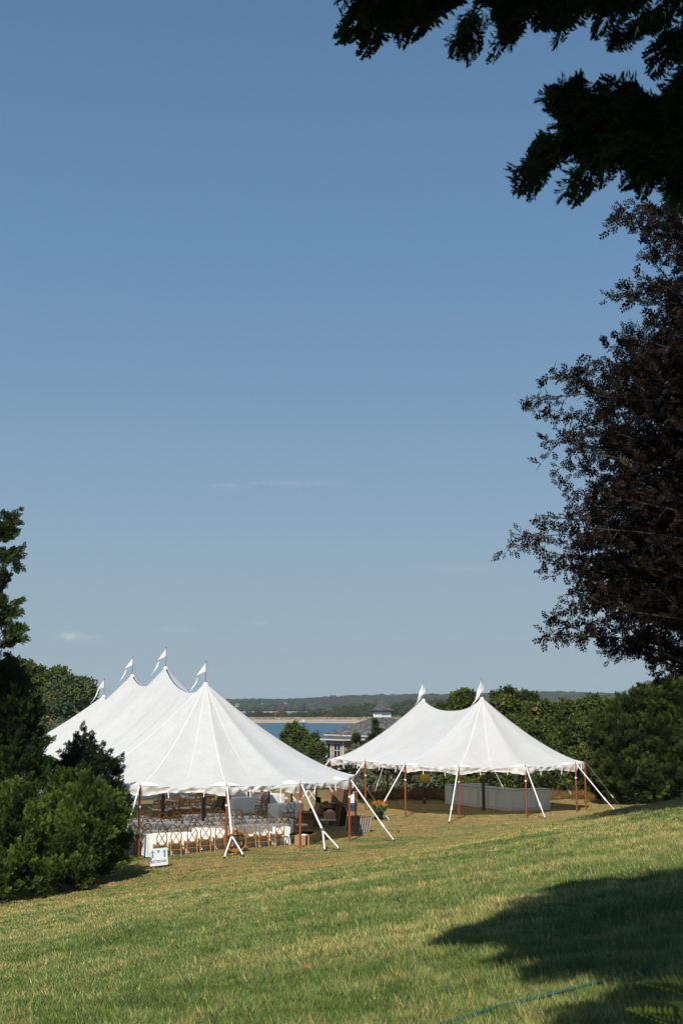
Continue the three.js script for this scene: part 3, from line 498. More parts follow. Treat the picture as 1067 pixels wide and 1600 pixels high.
{
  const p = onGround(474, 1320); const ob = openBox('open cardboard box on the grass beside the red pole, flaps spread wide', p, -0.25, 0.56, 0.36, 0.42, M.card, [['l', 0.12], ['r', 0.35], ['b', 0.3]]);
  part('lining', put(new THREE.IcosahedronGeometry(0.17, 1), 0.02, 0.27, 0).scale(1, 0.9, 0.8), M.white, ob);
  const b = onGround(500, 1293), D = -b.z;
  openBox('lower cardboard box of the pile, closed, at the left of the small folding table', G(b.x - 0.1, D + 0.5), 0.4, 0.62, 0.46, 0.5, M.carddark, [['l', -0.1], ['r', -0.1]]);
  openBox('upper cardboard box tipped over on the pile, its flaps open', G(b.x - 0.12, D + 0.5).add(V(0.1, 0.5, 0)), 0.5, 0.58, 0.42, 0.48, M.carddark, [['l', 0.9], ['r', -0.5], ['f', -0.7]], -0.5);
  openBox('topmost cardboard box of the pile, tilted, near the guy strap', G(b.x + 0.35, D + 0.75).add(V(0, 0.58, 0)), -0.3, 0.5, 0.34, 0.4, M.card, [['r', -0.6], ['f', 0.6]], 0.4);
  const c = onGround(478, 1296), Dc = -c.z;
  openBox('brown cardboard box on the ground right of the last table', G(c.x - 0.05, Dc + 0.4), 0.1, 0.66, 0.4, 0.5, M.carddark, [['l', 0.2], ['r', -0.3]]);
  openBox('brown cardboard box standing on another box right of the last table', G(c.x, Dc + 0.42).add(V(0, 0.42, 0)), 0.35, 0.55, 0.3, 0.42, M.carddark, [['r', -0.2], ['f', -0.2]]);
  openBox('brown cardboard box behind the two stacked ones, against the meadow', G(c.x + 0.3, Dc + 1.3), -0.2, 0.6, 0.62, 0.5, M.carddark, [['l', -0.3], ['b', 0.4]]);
  // small white folding table with a box on it
  const f = onGround(513, 1301), t = thing('folding_table', 'small white folding table carrying a cardboard box, beside the leaning boards', 'table', G(f.x, -f.z + 0.35), 0.1);
  part('tabletop', bx(0.62, 0.03, 0.5, 0, 0.5, 0, 0, 0, 0, 0.01), M.white, t);
  for (const sx of [-1, 1]) part('leg', merge([rod(V(sx * 0.26, 0, -0.2), V(sx * 0.26, 0.49, 0.2), 0.013), rod(V(sx * 0.26, 0, 0.2), V(sx * 0.26, 0.49, -0.2), 0.013)]), M.metal, t);
  part('green_strap', bx(0.045, 0.26, 0.012, -0.12, 0.38, 0.262), std(C(0.02, 0.35, 0.12), 0.6), t);
  const bb = openBox('cardboard box with pink packing on the white folding table', G(f.x + 0.06, -f.z + 0.35).add(V(0, 0.517, 0)), 0.12, 0.44, 0.3, 0.36, M.card, [['b', 0.9]]);
  part('packing', put(new THREE.IcosahedronGeometry(0.16, 2), 0, 0.27, 0).scale(1.2, 0.95, 1), std(C(0.6, 0.3, 0.28), 0.9), bb);
}
{ // stack of framed panels leaning by the right edge
  const p = onGround(549, 1303), turn = 0.35;
  for (let k = 0; k < 5; k++) {
    const t = thing('framed_panel', ['first and nearest', 'second', 'third', 'fourth', 'last'][k] + ' of the wooden framed panels leaning in a stack beside the red pole', 'panel', G(p.x + 0.02 + k * 0.1, -p.z + 0.1 + k * 0.05), turn - 0.9);
    const w = 0.72, h = 0.68, m4 = new THREE.Matrix4().makeRotationX(-0.32), T = (g) => g.applyMatrix4(m4);
    part('panel', T(bx(w - 0.05, h - 0.05, 0.016, 0, h / 2, 0)), M.board, t);
    for (const s of [-1, 1]) { part('rail', T(bx(w, 0.035, 0.06, 0, h / 2 + s * (h / 2 - 0.018), 0)), s > 0 ? M.board : M.metal, t); part('stile', T(bx(0.022, h - 0.072, 0.045, s * (w / 2 - 0.012), h / 2, 0)), M.bartop, t); }
    part('handle', T(bx(0.16, 0.05, 0.03, 0, h * 0.55, 0.02)), M.boarddark, t);
  }
}
{ // round wooden cart standing in the first bay
  const p = onGround(364, 1334), t = thing('round_cart', 'cart of round orange wooden hoops with dark shelves, behind the splayed white strap', 'cart', G(p.x + 0.02, -p.z + 0.5), 0.25);
  const wood = std(C(0.5, 0.2, 0.04), 0.35, { map: woodTex });
  for (const [z, r] of [[0.2, 0.36], [-0.2, 0.36]]) { part('hoop', put(new THREE.TorusGeometry(r, 0.03, 8, 40), 0.02, 0.42, z), wood, t); }
  part('hoop', put(new THREE.TorusGeometry(0.34, 0.025, 8, 36), 0.1, 0.42, -0.02, 0, 0.12, 0), wood, t);
  for (const [y, w] of [[0.2, 0.56], [0.42, 0.66], [0.6, 0.54]]) part('shelf', bx(w, 0.025, 0.36, 0.02, y, 0), M.black, t);
  part('board', bx(0.28, 0.1, 0.02, 0.02, 0.12, 0.24), wood, t); part('board', bx(0.4, 0.12, 0.03, 0.0, 0.7, 0.0), wood, t);
  for (const s of [-1, 1]) for (const z of [-1, 1]) part('wheel', put(new THREE.CylinderGeometry(0.06, 0.06, 0.03, 14), s * 0.26, 0.06, z * 0.16, Math.PI / 2, 0, 0), M.black, t);
}
{ // sign
  const cv = document.createElement('canvas'); cv.width = 512; cv.height = 512; const x = cv.getContext('2d');
  x.fillStyle = '#e9edf0'; x.fillRect(0, 0, 512, 512); x.fillStyle = '#5f97bd';
  for (const cx of [82, 430]) { x.beginPath(); x.moveTo(cx, 40); x.lineTo(cx + 52, 118); x.lineTo(cx + 27, 118); x.lineTo(cx + 27, 270); x.lineTo(cx - 27, 270); x.lineTo(cx - 27, 118); x.lineTo(cx - 52, 118); x.closePath(); x.fill(); }
  x.fillRect(222, 40, 68, 62); x.beginPath(); x.moveTo(212, 102); x.lineTo(300, 102); x.lineTo(256, 140); x.closePath(); x.fill(); x.fillStyle = '#d9c35a'; x.fillRect(240, 52, 32, 24);
  x.fillStyle = '#234a78'; x.font = 'bold 96px sans-serif'; x.textAlign = 'center'; x.save(); x.translate(256, 430); x.scale(0.8, 1.2); x.fillText('RESTROOMS', 0, 0); x.restore();
  const t = new THREE.CanvasTexture(cv); t.colorSpace = THREE.SRGBColorSpace;
  const p = onGround(249, 1357), s = thing('yard_sign', 'white square yard sign reading RESTROOMS with two blue up arrows, on the grass', 'sign', p, 0.35);
  s.rotation.z = 0.06;
  const board = part('board', bx(0.6, 0.56, 0.012, 0, 0.36, 0), M.white, s);
  part('print', put(new THREE.PlaneGeometry(0.59, 0.55), 0, 0.36, 0.0085), std(0xffffff, 0.6, { map: t }), board);
  for (const k of [-1, 1]) part('wire_leg', rod(V(k * 0.2, -0.12, -0.008), V(k * 0.2, 0.5, -0.012), 0.004), M.metal, s);
}
{ // potted flowers between the tents
  const p = onGround(592, 1281), t = thing('flower_pot', 'dark pot of orange and yellow flowers on the grass between the tents', 'flower pot', p), r = rng(8);
  part('pot', new THREE.LatheGeometry([[0, 0], [0.17, 0], [0.2, 0.2], [0.24, 0.36], [0.26, 0.37], [0.26, 0.4], [0.23, 0.4], [0.22, 0.34], [0, 0.33]].map(([a, b]) => new THREE.Vector2(a, b)), 20), M.black, t);
  const lv = [], fl = [];
  for (let i = 0; i < 150; i++) { const a = r() * 6.28, q = Math.sqrt(r()) * 0.36; lv.push({ p: p.clone().add(V(Math.cos(a) * q, 0.4 + r() * 0.3 * (1.2 - q), Math.sin(a) * q)), s: 0.28 + 0.2 * r(), c: C(0.05, 0.12 + 0.05 * r(), 0.02) }); if (i < 70) fl.push({ p: p.clone().add(V(Math.cos(a * 3) * q, 0.56 + r() * 0.28, Math.sin(a * 3) * q)), s: 0.3 + 0.15 * r(), c: r() < 0.6 ? C(0.75, 0.16, 0.02) : C(0.8, 0.5, 0.03) }); }
  foliage('leaves', lv, GEO.small, M.leaf, t, 3); foliage('flowers', fl, GEO.small, M.leaf, t, 4);
}
{ // yellow ball on the farther centre pole of the small tent
  const g = new THREE.IcosahedronGeometry(0.25, 4), q = g.attributes.position; for (let i = 0; i < q.count; i++) { const v = V(q.getX(i), q.getY(i), q.getZ(i)), k = 1 + 0.1 * noise3(v.x * 18, v.y * 18, v.z * 18); q.setXYZ(i, v.x * k, v.y * k, v.z * k * 0.55); } g.computeVertexNormals();
  const b = G(...PA), o = thing('yellow_ball', 'round mustard-yellow ball fixed to the dark pole in the small tent', 'decoration', b.clone().add(V(0.02, 1.35, 0.18)));
  part('ball', g, std(C(0.55, 0.33, 0.05), 0.95), o); for (const y of [-0.42, -1.08]) part('clip', bx(0.12, 0.08, 0.06, 0, y, -0.07, 0, 0, 0, 0.01), std(C(0.02, 0.16, 0.4), 0.5), o);
}
{ // bar counters in a U under the small tent
  const pan = (L, label, X, D, turn, n) => {
    const t = thing('bar_counter', label, 'bar counter', G(X, D), turn), h = 1.02;
    part('body', bx(L - 0.03, h - 0.06, 0.62, 0, h / 2, 0), M.barpaint, t); part('countertop', bx(L - 0.004, 0.04, 0.7, 0, h + 0.0, 0, 0, 0, 0, 0.008), M.bartop, t); part('plinth', bx(L - 0.02, 0.09, 0.645, 0, 0.045, 0), M.barpaint, t);
    for (const s of [1, -1]) for (let k = 0; k < n; k++) { const w = (L - 0.1) / n, x = -L / 2 + 0.05 + w * (k + 0.5), z = s * 0.312; part('panel_frame', merge([bx(w - 0.03, 0.07, 0.05, x, 0.9, z), bx(w - 0.03, 0.07, 0.05, x, 0.16, z), bx(0.06, 0.67, 0.05, x - w / 2 + 0.045, 0.53, z), bx(0.06, 0.67, 0.05, x + w / 2 - 0.045, 0.53, z)]), M.barpaint, t); }
    for (const s of [1, -1]) part('end_frame', merge([bx(0.022, 0.07, 0.56, s * (L / 2 - 0.012), 0.9, 0), bx(0.022, 0.07, 0.56, s * (L / 2 - 0.012), 0.16, 0), bx(0.022, 0.67, 0.06, s * (L / 2 - 0.012), 0.53, 0.25), bx(0.022, 0.67, 0.06, s * (L / 2 - 0.012), 0.53, -0.25)]), M.barpaint, t);
    return t;
  };
  const c = [8.37, 63.4], u = [-0.455, 0.89], v = [0.89, 0.455], along = Math.atan2(u[1], u[0]), across = Math.atan2(v[1], v[0]), P = (a, b) => [c[0] + u[0] * a + v[0] * b, c[1] + u[1] * a + v[1] * b];
  pan(2.36, 'nearest grey panelled bar counter, its long side facing right', ...P(0.35, 1.1), across, 3);
  pan(2.38, 'grey panelled bar counter on the left side of the bar, nearer of the two', ...P(1.9, 0.35), along, 3);
  pan(2.38, 'grey panelled bar counter on the left side of the bar, farther of the two', ...P(4.3, 0.35), along, 3);
  pan(2.36, 'farthest grey panelled bar counter, closing the back of the bar', ...P(5.87, 1.1), across, 3);
}

// ------------------------------------------------------------------ person in a white tank top
function meshField(fn, c, half, res) {
  const mc = new MarchingCubes(res, M.white, false, false, 200000); mc.isolation = 0;
  for (let k = 0; k < res; k++) for (let j = 0; j < res; j++) for (let i = 0; i < res; i++) mc.field[i + j * res + k * res * res] = -fn(V(c.x + (i - res / 2) / (res / 2) * half, c.y + (j - res / 2) / (res / 2) * half, c.z + (k - res / 2) / (res / 2) * half));
  mc.update(); const g = new THREE.BufferGeometry();
  g.setAttribute('position', new THREE.BufferAttribute(mc.positionArray.slice(0, mc.count * 3), 3)); g.setAttribute('normal', new THREE.BufferAttribute(mc.normalArray.slice(0, mc.count * 3), 3));
  g.scale(half, half, half); g.translate(c.x, c.y, c.z); g.computeVertexNormals(); return g;
}
const capsule = (p, a, b, ra, rb) => { const ab = b.clone().sub(a), t = clamp(p.clone().sub(a).dot(ab) / ab.lengthSq(), 0, 1); return p.distanceTo(a.clone().addScaledVector(ab, t)) - lerp(ra, rb, t); };
const sminAll = (ds, k) => -k * Math.log(ds.reduce((s, d) => s + Math.exp(-d / k), 0));
{
  const g0 = onGround(551, 1291), t = thing('person', 'person in white tank top and denim shorts standing beside the leaning panels', 'person', g0, Math.PI * 0.82);
  const skin = std(C(0.42, 0.22, 0.14), 0.6), bone = (a, b, r0, r1) => [V(...a), V(...b), r0, r1];
  const hands = { '-1': V(-0.25, 0.75, 0.1), 1: V(0.27, 0.76, 0.06) };
  const B = [bone([0, 0.94, 0], [0, 1.12, 0.01], 0.125, 0.105), bone([-0.06, 1.12, 0], [-0.07, 1.3, 0], 0.085, 0.09), bone([0.06, 1.12, 0], [0.07, 1.3, 0], 0.085, 0.09), bone([0, 1.3, 0], [0, 1.42, 0], 0.09, 0.05), bone([0, 1.4, 0], [0, 1.5, 0.015], 0.05, 0.05)];
  for (const s of [-1, 1]) { B.push(bone([s * 0.16, 1.37, 0], [s * 0.22, 1.08, -0.03], 0.052, 0.04), bone([s * 0.22, 1.08, -0.03], hands[s].toArray(), 0.04, 0.026), bone([s * 0.06, 1.37, 0], [s * 0.16, 1.37, 0], 0.06, 0.055), bone([s * 0.085, 0.92, 0], [s * 0.095, 0.5, 0.02], 0.095, 0.06), bone([s * 0.095, 0.5, 0.02], [s * 0.1, 0.09, -0.02], 0.058, 0.036), bone([s * 0.1, 0.045, -0.04], [s * 0.115, 0.035, 0.14], 0.042, 0.03)); }
  const body = meshField((p) => sminAll(B.map((b) => capsule(p, ...b)), 0.02), V(0, 0.85, 0), 0.9, 130);
  const headF = (p) => { const q = p.clone().sub(V(0, 1.585, 0.02)); const sk = Math.hypot(q.x / 0.078, q.y / 0.115, q.z / 0.095) * 0.09 - 0.09; const jaw = p.distanceTo(V(0, 1.515, 0.06)) - 0.05, nose = capsule(p, V(0, 1.595, 0.112), V(0, 1.56, 0.13), 0.009, 0.014), l = sminAll([sk, jaw, nose, capsule(p, V(-0.02, 1.528, 0.108), V(0.02, 1.528, 0.108), 0.008, 0.008), p.distanceTo(V(0.08, 1.575, 0.01)) - 0.022, p.distanceTo(V(-0.08, 1.575, 0.01)) - 0.022], 0.008); return Math.max(l, -Math.min(p.distanceTo(V(0.03, 1.59, 0.125)) - 0.014, p.distanceTo(V(-0.03, 1.59, 0.125)) - 0.014)); };
  const head = meshField(headF, V(0, 1.57, 0.02), 0.16, 70), hg = [];
  for (const s of [-1, 1]) { // palm, four unequal curled fingers and a thumb
    const w = hands[s], F = [bone([w.x, w.y, w.z], [w.x, w.y - 0.075, w.z + 0.01], 0.024, 0.03)];
    [0.072, 0.08, 0.075, 0.06].forEach((l, i) => { const z = w.z + 0.036 - i * 0.021, y = w.y - 0.085; F.push(bone([w.x, y, z], [w.x - s * 0.008, y - l * 0.5, z + 0.004], 0.0095, 0.009), bone([w.x - s * 0.008, y - l * 0.5, z + 0.004], [w.x - s * 0.03, y - l * 0.9, z + 0.004], 0.009, 0.0075)); });
    F.push(bone([w.x, w.y - 0.03, w.z + 0.025], [w.x - s * 0.012, w.y - 0.06, w.z + 0.055], 0.013, 0.011), bone([w.x - s * 0.012, w.y - 0.06, w.z + 0.055], [w.x - s * 0.022, w.y - 0.088, w.z + 0.06], 0.011, 0.008));
    hg.push(meshField((p) => sminAll(F.map((b) => capsule(p, ...b)), 0.004), V(w.x, w.y - 0.07, w.z), 0.11, 72));
  }
  part('body', merge([body, head, ...hg]), skin, t);
  for (const s of [-1, 1]) part('eye', put(new THREE.SphereGeometry(0.012, 10, 8), s * 0.03, 1.59, 0.104), std(C(0.08, 0.05, 0.04), 0.3), t);
  const hair = (p) => { const q = p.clone().sub(V(0, 1.6, 0.0)); const sk = Math.hypot(q.x / 0.09, q.y / 0.12, q.z / 0.108) * 0.1 - 0.1; return Math.max(Math.min(sk, capsule(p, V(0, 1.57, -0.075), V(0, 1.36, -0.1), 0.065, 0.035)), Math.min(p.z - 0.055 + (1.66 - p.y) * -0.0 - (p.y > 1.64 ? 0.08 : 0), 1)); };
  part('hair', meshField(hair, V(0, 1.53, 0), 0.22, 56), std(C(0.03, 0.018, 0.012), 0.6), t);
  const torso = B.slice(0, 4).concat(); const top = (p) => Math.max(sminAll(torso.map((b) => capsule(p, ...b)), 0.02) - 0.014, p.y - 1.36 + 0.25 * Math.max(0, 0.07 - Math.abs(p.x)), 0.97 - p.y, Math.abs(p.x) - 0.155);
  part('tank_top', meshField(top, V(0, 1.17, 0), 0.26, 60), std(C(0.74, 0.75, 0.78), 0.9), t);
  const legs = B.filter((b) => b[0].y === 0.92).concat([B[0]]); const shorts = (p) => Math.max(sminAll(legs.map((b) => capsule(p, ...b)), 0.02) - 0.018, p.y - 1.0, 0.66 - p.y);
  part('shorts', meshField(shorts, V(0, 0.83, 0), 0.26, 60), std(C(0.04, 0.075, 0.16), 0.9), t);
  for (const s of [-1, 1]) part('shoe', put(new RoundedBoxGeometry(0.095, 0.08, 0.26, 3, 0.035), s * 0.108, 0.04, 0.045), M.white, t);
}

// ------------------------------------------------------------------ trees and shrubs
const jun = { geo: GEO.juni, mat: M.needle, s0: 0.26, s1: 0.24, c0: C(0.04, 0.08, 0.012), c1: C(0.12, 0.19, 0.03), dir: outUp(0.55, 1.1), gap: -0.42, gapF: 1.6, lumps: 14, tip: 1 };
const blob = (px, py, D, r, ry, rz) => { const p = at(px, py, D); return [p.x, p.y, D, r, ry ?? r, rz ?? r]; };
const ju = { c0: C(0.02, 0.045, 0.009), c1: C(0.14, 0.21, 0.032), sz: 0.2, per: 24, fat: 0.2 };
plumeTree({ ...ju, name: 'juniper_bush', category: 'bush', label: 'broad bright green juniper bush beside the restrooms sign, left of the large tent', base: [-8.4, 40.5], seed: 101, n: 450,
  blobs: [blob(138, 1290, 40.5, 0.8, 1.0), blob(105, 1330, 39.3, 1.0, 1.0), blob(148, 1345, 40, 0.65, 0.6), blob(95, 1378, 38.3, 0.75, 0.55), blob(118, 1250, 41.3, 0.65, 0.6), blob(168, 1325, 40.6, 0.4, 0.5), blob(160, 1295, 40, 0.5, 0.5)],
  tips: [[200, 1240, 41.5, 0.8, 0.5, 0.6], [203, 1268, 41.3, 0.9, 0.25, 0.55], [206, 1300, 41, 0.95, 0.15, 0.5], [200, 1325, 40.8, 0.9, 0.1, 0.5], [120, 1228, 41, 0, 1, 0.6], [150, 1222, 41, 0.3, 1, 0.6], [90, 1240, 41, -0.2, 1, 0.6], [165, 1395, 38.6, 0.9, 0, 0.5], [175, 1360, 40, 0.9, 0.1, 0.5]] });
plumeTree({ ...ju, name: 'juniper_bush', category: 'bush', label: 'green juniper bush at the left edge of the picture, lowest and nearest to the lawn', base: [-10.2, 38.5], seed: 103, n: 390,
  blobs: [blob(26, 1305, 38.6, 0.9, 0.95), blob(-40, 1310, 38.5, 1.1, 1.2), blob(28, 1372, 37.6, 0.9, 0.65), blob(62, 1335, 38.6, 0.65, 0.75), blob(-20, 1380, 37, 0.9, 0.7), blob(30, 1262, 40, 0.6, 0.5)], tips: [[40, 1235, 40, 0.1, 1, 0.6], [10, 1250, 39.5, -0.1, 1, 0.6], [70, 1275, 39, 0.3, 1, 0.6], [52, 1255, 39.6, 0.2, 1, 0.6]] });
const dk = { c0: C(0.008, 0.018, 0.006), c1: C(0.024, 0.045, 0.012), sz: 0.2, per: 22, fat: 0.22, len0: 0.25, len1: 0.35 };
plumeTree({ ...dk, name: 'dark_juniper_tree', label: 'nearly black juniper with a ragged top standing against the white canopy of the large tent', base: [-9.1, 45.6], seed: 105, n: 330, up: 0.5,
  blobs: [blob(128, 1190, 45.6, 0.34, 0.5), blob(128, 1212, 45.4, 0.8, 0.35), blob(160, 1205, 45.8, 0.45, 0.25), blob(90, 1212, 45.4, 0.4, 0.25), blob(125, 1238, 45.4, 1.0, 0.5), blob(75, 1232, 45.4, 0.6, 0.4), blob(120, 1275, 45.4, 1.2, 0.8), blob(172, 1250, 45.6, 0.4, 0.5)],
  tips: [[131, 1134, 45.6, 0.15, 1, 0.55], [146, 1147, 45.6, 0.6, 0.8, 0.4], [118, 1152, 45.6, -0.5, 1, 0.45], [104, 1162, 45.5, -0.8, 0.6, 0.5], [94, 1176, 45.5, -0.9, 0.5, 0.5], [72, 1186, 45.4, -0.9, 0.45, 0.5], [66, 1206, 45.4, -0.9, 0.5, 0.45], [163, 1163, 45.7, 0.8, 0.7, 0.5], [176, 1176, 45.8, 0.9, 0.6, 0.5], [192, 1184, 46, 0.9, 0.6, 0.5], [194, 1203, 46, 1, 0.3, 0.45], [191, 1225, 46, 1, 0.2, 0.45], [140, 1165, 45.6, 0.4, 1, 0.4], [122, 1172, 45.6, -0.2, 1, 0.4], [155, 1182, 45.7, 0.6, 0.8, 0.4], [105, 1190, 45.5, -0.6, 0.8, 0.4], [200, 1245, 45.6, 1, 0.2, 0.4]] });
plumeTree({ ...dk, c1: C(0.05, 0.085, 0.016), c0: C(0.012, 0.026, 0.007), name: 'cedar_tree', label: 'dark shaded cedar at the left edge, between the tall branches and the juniper bushes', base: [-11.6, 42.5], seed: 107, n: 640, trunkR: 0.16, sz: 0.22, len1: 0.5,
  blobs: [blob(8, 1066, 42.5, 0.6, 0.5), blob(-30, 1090, 42.5, 1.1, 1.1), blob(22, 1115, 42, 0.7, 0.8), blob(6, 1185, 42, 1.05, 1.0), blob(34, 1210, 41.5, 0.6, 0.6), blob(-40, 1230, 41.5, 1.2, 1.2), blob(26, 1155, 42.3, 0.6, 0.7)],
  tips: [[12, 1024, 42.5, 0.1, 1, 0.6], [30, 1050, 42.5, 0.4, 0.9, 0.55], [50, 1090, 42, 0.7, 0.6, 0.55], [58, 1130, 42, 0.9, 0.4, 0.55], [84, 1158, 42.3, 1, 0.15, 0.6], [62, 1185, 42, 0.9, 0.4, 0.55], [66, 1215, 41.6, 0.9, 0.3, 0.5], [46, 1110, 42, 0.7, 0.7, 0.5]] });
plumeTree({ ...dk, c1: C(0.085, 0.125, 0.022), c0: C(0.014, 0.03, 0.008), name: 'tall_cedar_tree', label: 'tall cedar whose upper branches reach into the left edge of the sky', base: [-12.6, 40.4], seed: 109, n: 430, trunkR: 0.2, up: 0.15, len1: 0.4,
  blobs: [blob(0, 826, 40.2, 0.42, 0.22), blob(-10, 848, 40.2, 0.35, 0.2), blob(8, 880, 40.2, 0.4, 0.14), blob(-8, 905, 40.2, 0.25, 0.24), blob(-12, 932, 40.4, 0.25, 0.3), blob(6, 957, 40.2, 0.4, 0.2), blob(4, 990, 40.2, 0.5, 0.28), blob(-30, 835, 40.5, 0.5, 0.4), blob(-40, 955, 40.5, 0.7, 0.9), blob(-60, 880, 40.5, 0.6, 1.0), blob(-70, 1000, 40.5, 0.9, 1.1), blob(-80, 1080, 40.5, 1.1, 1.3)],
  tips: [[34, 799, 40.2, 0.8, 0.6, 0.5], [32, 818, 40.2, 1, 0.2, 0.5], [24, 838, 40.2, 1, -0.1, 0.45], [39, 856, 40.2, 0.9, 0.45, 0.5], [37, 870, 40.2, 1, 0.1, 0.5], [14, 905, 40.2, 0.9, 0.4, 0.4], [36, 940, 40.2, 0.9, 0.35, 0.5], [36, 958, 40.2, 1, 0.1, 0.5], [41, 985, 40.2, 1, 0.1, 0.55], [38, 1003, 40.2, 1, -0.25, 0.5], [20, 1012, 40.2, 0.8, -0.5, 0.4]] });
const bro = { geo: GEO.broad, mat: M.leaf, s0: 0.8, s1: 0.6, c0: C(0.03, 0.05, 0.012), c1: C(0.085, 0.11, 0.026), gap: -0.35 };
tree({ ...bro, name: 'oak_tree', label: 'broad green oak behind the far end of the large tent, at the left edge', base: [-20, 84], seed: 111, n: 6500, trunkR: 0.3, c1: C(0.12, 0.16, 0.03), blobs: [blob(10, 1065, 84, 2.2, 1.8), blob(60, 1070, 84, 1.9, 1.5), blob(-50, 1060, 84, 2.4, 2.2), blob(35, 1110, 83, 2.6, 2.4), blob(90, 1100, 83, 2, 2)] });
tree({ ...bro, name: 'silver_pine_tree', label: 'grey green pine behind the large tent, right of the oak', base: [-17.5, 80], seed: 113, n: 4800, trunkR: 0.2, c0: C(0.045, 0.07, 0.03), c1: C(0.13, 0.17, 0.075), c2: C(0.3, 0.22, 0.03), odd: 0.03, blobs: [blob(112, 1075, 80, 1.1, 0.9), blob(122, 1080, 80, 0.9, 0.8), blob(100, 1105, 79.5, 1.5, 1.3), blob(110, 1150, 79, 2, 1.8), blob(70, 1140, 79.5, 1.8, 1.6)] });
// hedge seen under the eaves of the large tent
for (let k = 0; k < 8; k++) { const px = 330 + k * 32, D = 90; tree({ ...bro, name: 'hedge_shrub', category: 'shrub', group: 'shrubs along the meadow behind the large tent', label: 'bright green shrub along the meadow, seen under the eave of the large tent', base: [at(px, 1200, D).x, D], seed: 300 + k, n: 1500, trunkR: 0.08, c0: C(0.045, 0.075, 0.015), c1: C(0.12, 0.16, 0.035), blobs: [blob(px, 1222 + 4 * Math.sin(k * 2), D, 1.1, 0.95), blob(px + 12, 1214 + 5 * Math.cos(k * 3), D + 0.6, 0.9, 0.9)] }); }
// shrubs in front of the house
const cone = (px, py, D, w, hgt) => [blob(px, py + 6, D, w * 0.16, hgt * 0.12), blob(px - 2, py + 16, D, w * 0.27, hgt * 0.15), blob(px + 3, py + 30, D, w * 0.4, hgt * 0.2), blob(px - 2, py + 52, D, w * 0.55, hgt * 0.3)];
for (const [px, py, w, h, D, label] of [[451, 1138, 1.3, 4.2, 96, 'leftmost pointed shrub before the bay, half behind the large tent'], [461, 1133, 1.3, 4.4, 97, 'pointed shrub second from the left before the bay'], [474, 1137, 1.5, 4.2, 96, 'tallest pointed shrub before the bay'], [488, 1146, 1.9, 3.6, 95, 'round rusty green shrub before the bay'], [490, 1164, 1.2, 2.8, 92, 'low green shrub under the house windows'], [519, 1190, 1.6, 1.6, 90, 'low green shrub between the two tents, below the house corner'], [545, 1184, 1.0, 2.0, 92, 'small green shrub before the tan shingled wall']])
  tree({ ...bro, name: 'pointed_shrub', category: 'shrub', label, base: [at(px, py, D).x, D], seed: px, n: 1500, trunkR: 0.07, s0: 0.75, c0: C(0.04, 0.068, 0.016), c1: C(0.1, 0.14, 0.035), c2: C(0.16, 0.08, 0.03), odd: 0.08, blobs: cone(px, py, D, w, h) });
tree({ ...jun, name: 'young_conifer_tree', label: 'thin young conifer rising before the slate roof of the house', base: [at(590, 1150, 100).x, 100], seed: 131, n: 1500, trunkR: 0.05, s0: 0.24, s1: 0.18, wexp: 0.4, c0: C(0.05, 0.08, 0.03), c1: C(0.1, 0.14, 0.05), dir: (d) => d.clone().multiply(V(1, 0.2, 1)).add(V(0, 0.7, 0)), lumps: 4, blobs: [blob(586, 1130, 100, 0.05, 0.45), blob(587, 1142, 100, 0.14, 0.25), blob(590, 1150, 100, 0.4, 0.3), blob(583, 1162, 100, 0.45, 0.3), blob(585, 1176, 100, 0.7, 0.35)] });
tree({ ...jun, name: 'young_conifer_tree', label: 'short bushy conifer before the shingled wall, left of the thin one', base: [at(558, 1165, 98).x, 98], seed: 133, n: 1500, trunkR: 0.05, s0: 0.24, s1: 0.18, wexp: 0.4, c0: C(0.05, 0.075, 0.02), c1: C(0.11, 0.14, 0.035), lumps: 5, blobs: [blob(556, 1158, 98, 0.12, 0.45), blob(552, 1180, 98, 0.35, 0.3), blob(566, 1178, 98, 0.35, 0.35)] });
// hedgerow behind the small tent
const hedge = { ...bro, name: 'hedgerow_tree', c0: C(0.022, 0.04, 0.008), c1: C(0.11, 0.15, 0.026), c2: C(0.2, 0.16, 0.03), odd: 0.05, trunkR: 0.12 };
for (const [px, py, D, w, n, label] of [[722, 1082, 90, 1.1, 2200, 'small round tree top seen between the two peaks of the small tent'], [737, 1092, 88, 0.9, 1500, 'lower tree top just left of the near peak of the small tent'], [690, 1106, 92, 1.1, 1500, 'low tree top behind the dip of the small tent canopy']])
  tree({ ...hedge, label, base: [at(px, py, D).x, D], seed: px + 1, n, blobs: [blob(px, py + 10, D, w * 0.7, 0.6), blob(px + 4, py + 35, D, w * 1.2, 1.2), blob(px - 4, py + 75, D, w * 1.5, 1.6)] });
for (const [px, py, D, w, n, label] of [[800, 1092, 79, 1.7, 5200, 'rounded green tree behind the right slope of the small tent, tallest of the hedgerow there'], [845, 1104, 77, 1.5, 4600, 'green tree of the hedgerow, second from the near peak of the small tent'], [885, 1106, 76, 1.5, 4600, 'olive green tree in the middle of the hedgerow right of the small tent'], [925, 1107, 75, 1.5, 4600, 'yellowish green tree of the hedgerow, next to the dark cedars'], [770, 1130, 78, 1.4, 3600, 'green tree of the hedgerow right behind the near peak of the small tent']])
  tree({ ...hedge, label, base: [at(px, py, D).x, D], seed: px + 2, n, blobs: [blob(px, py + 12, D, w * 0.9, 0.9), blob(px - 14, py + 40, D - 0.5, w, 1.2), blob(px + 16, py + 38, D, w, 1.2), blob(px, py + 82, D - 1, w * 1.25, 1.6), blob(px + 6, py + 118, D - 1.5, w * 1.15, 1.1)] });
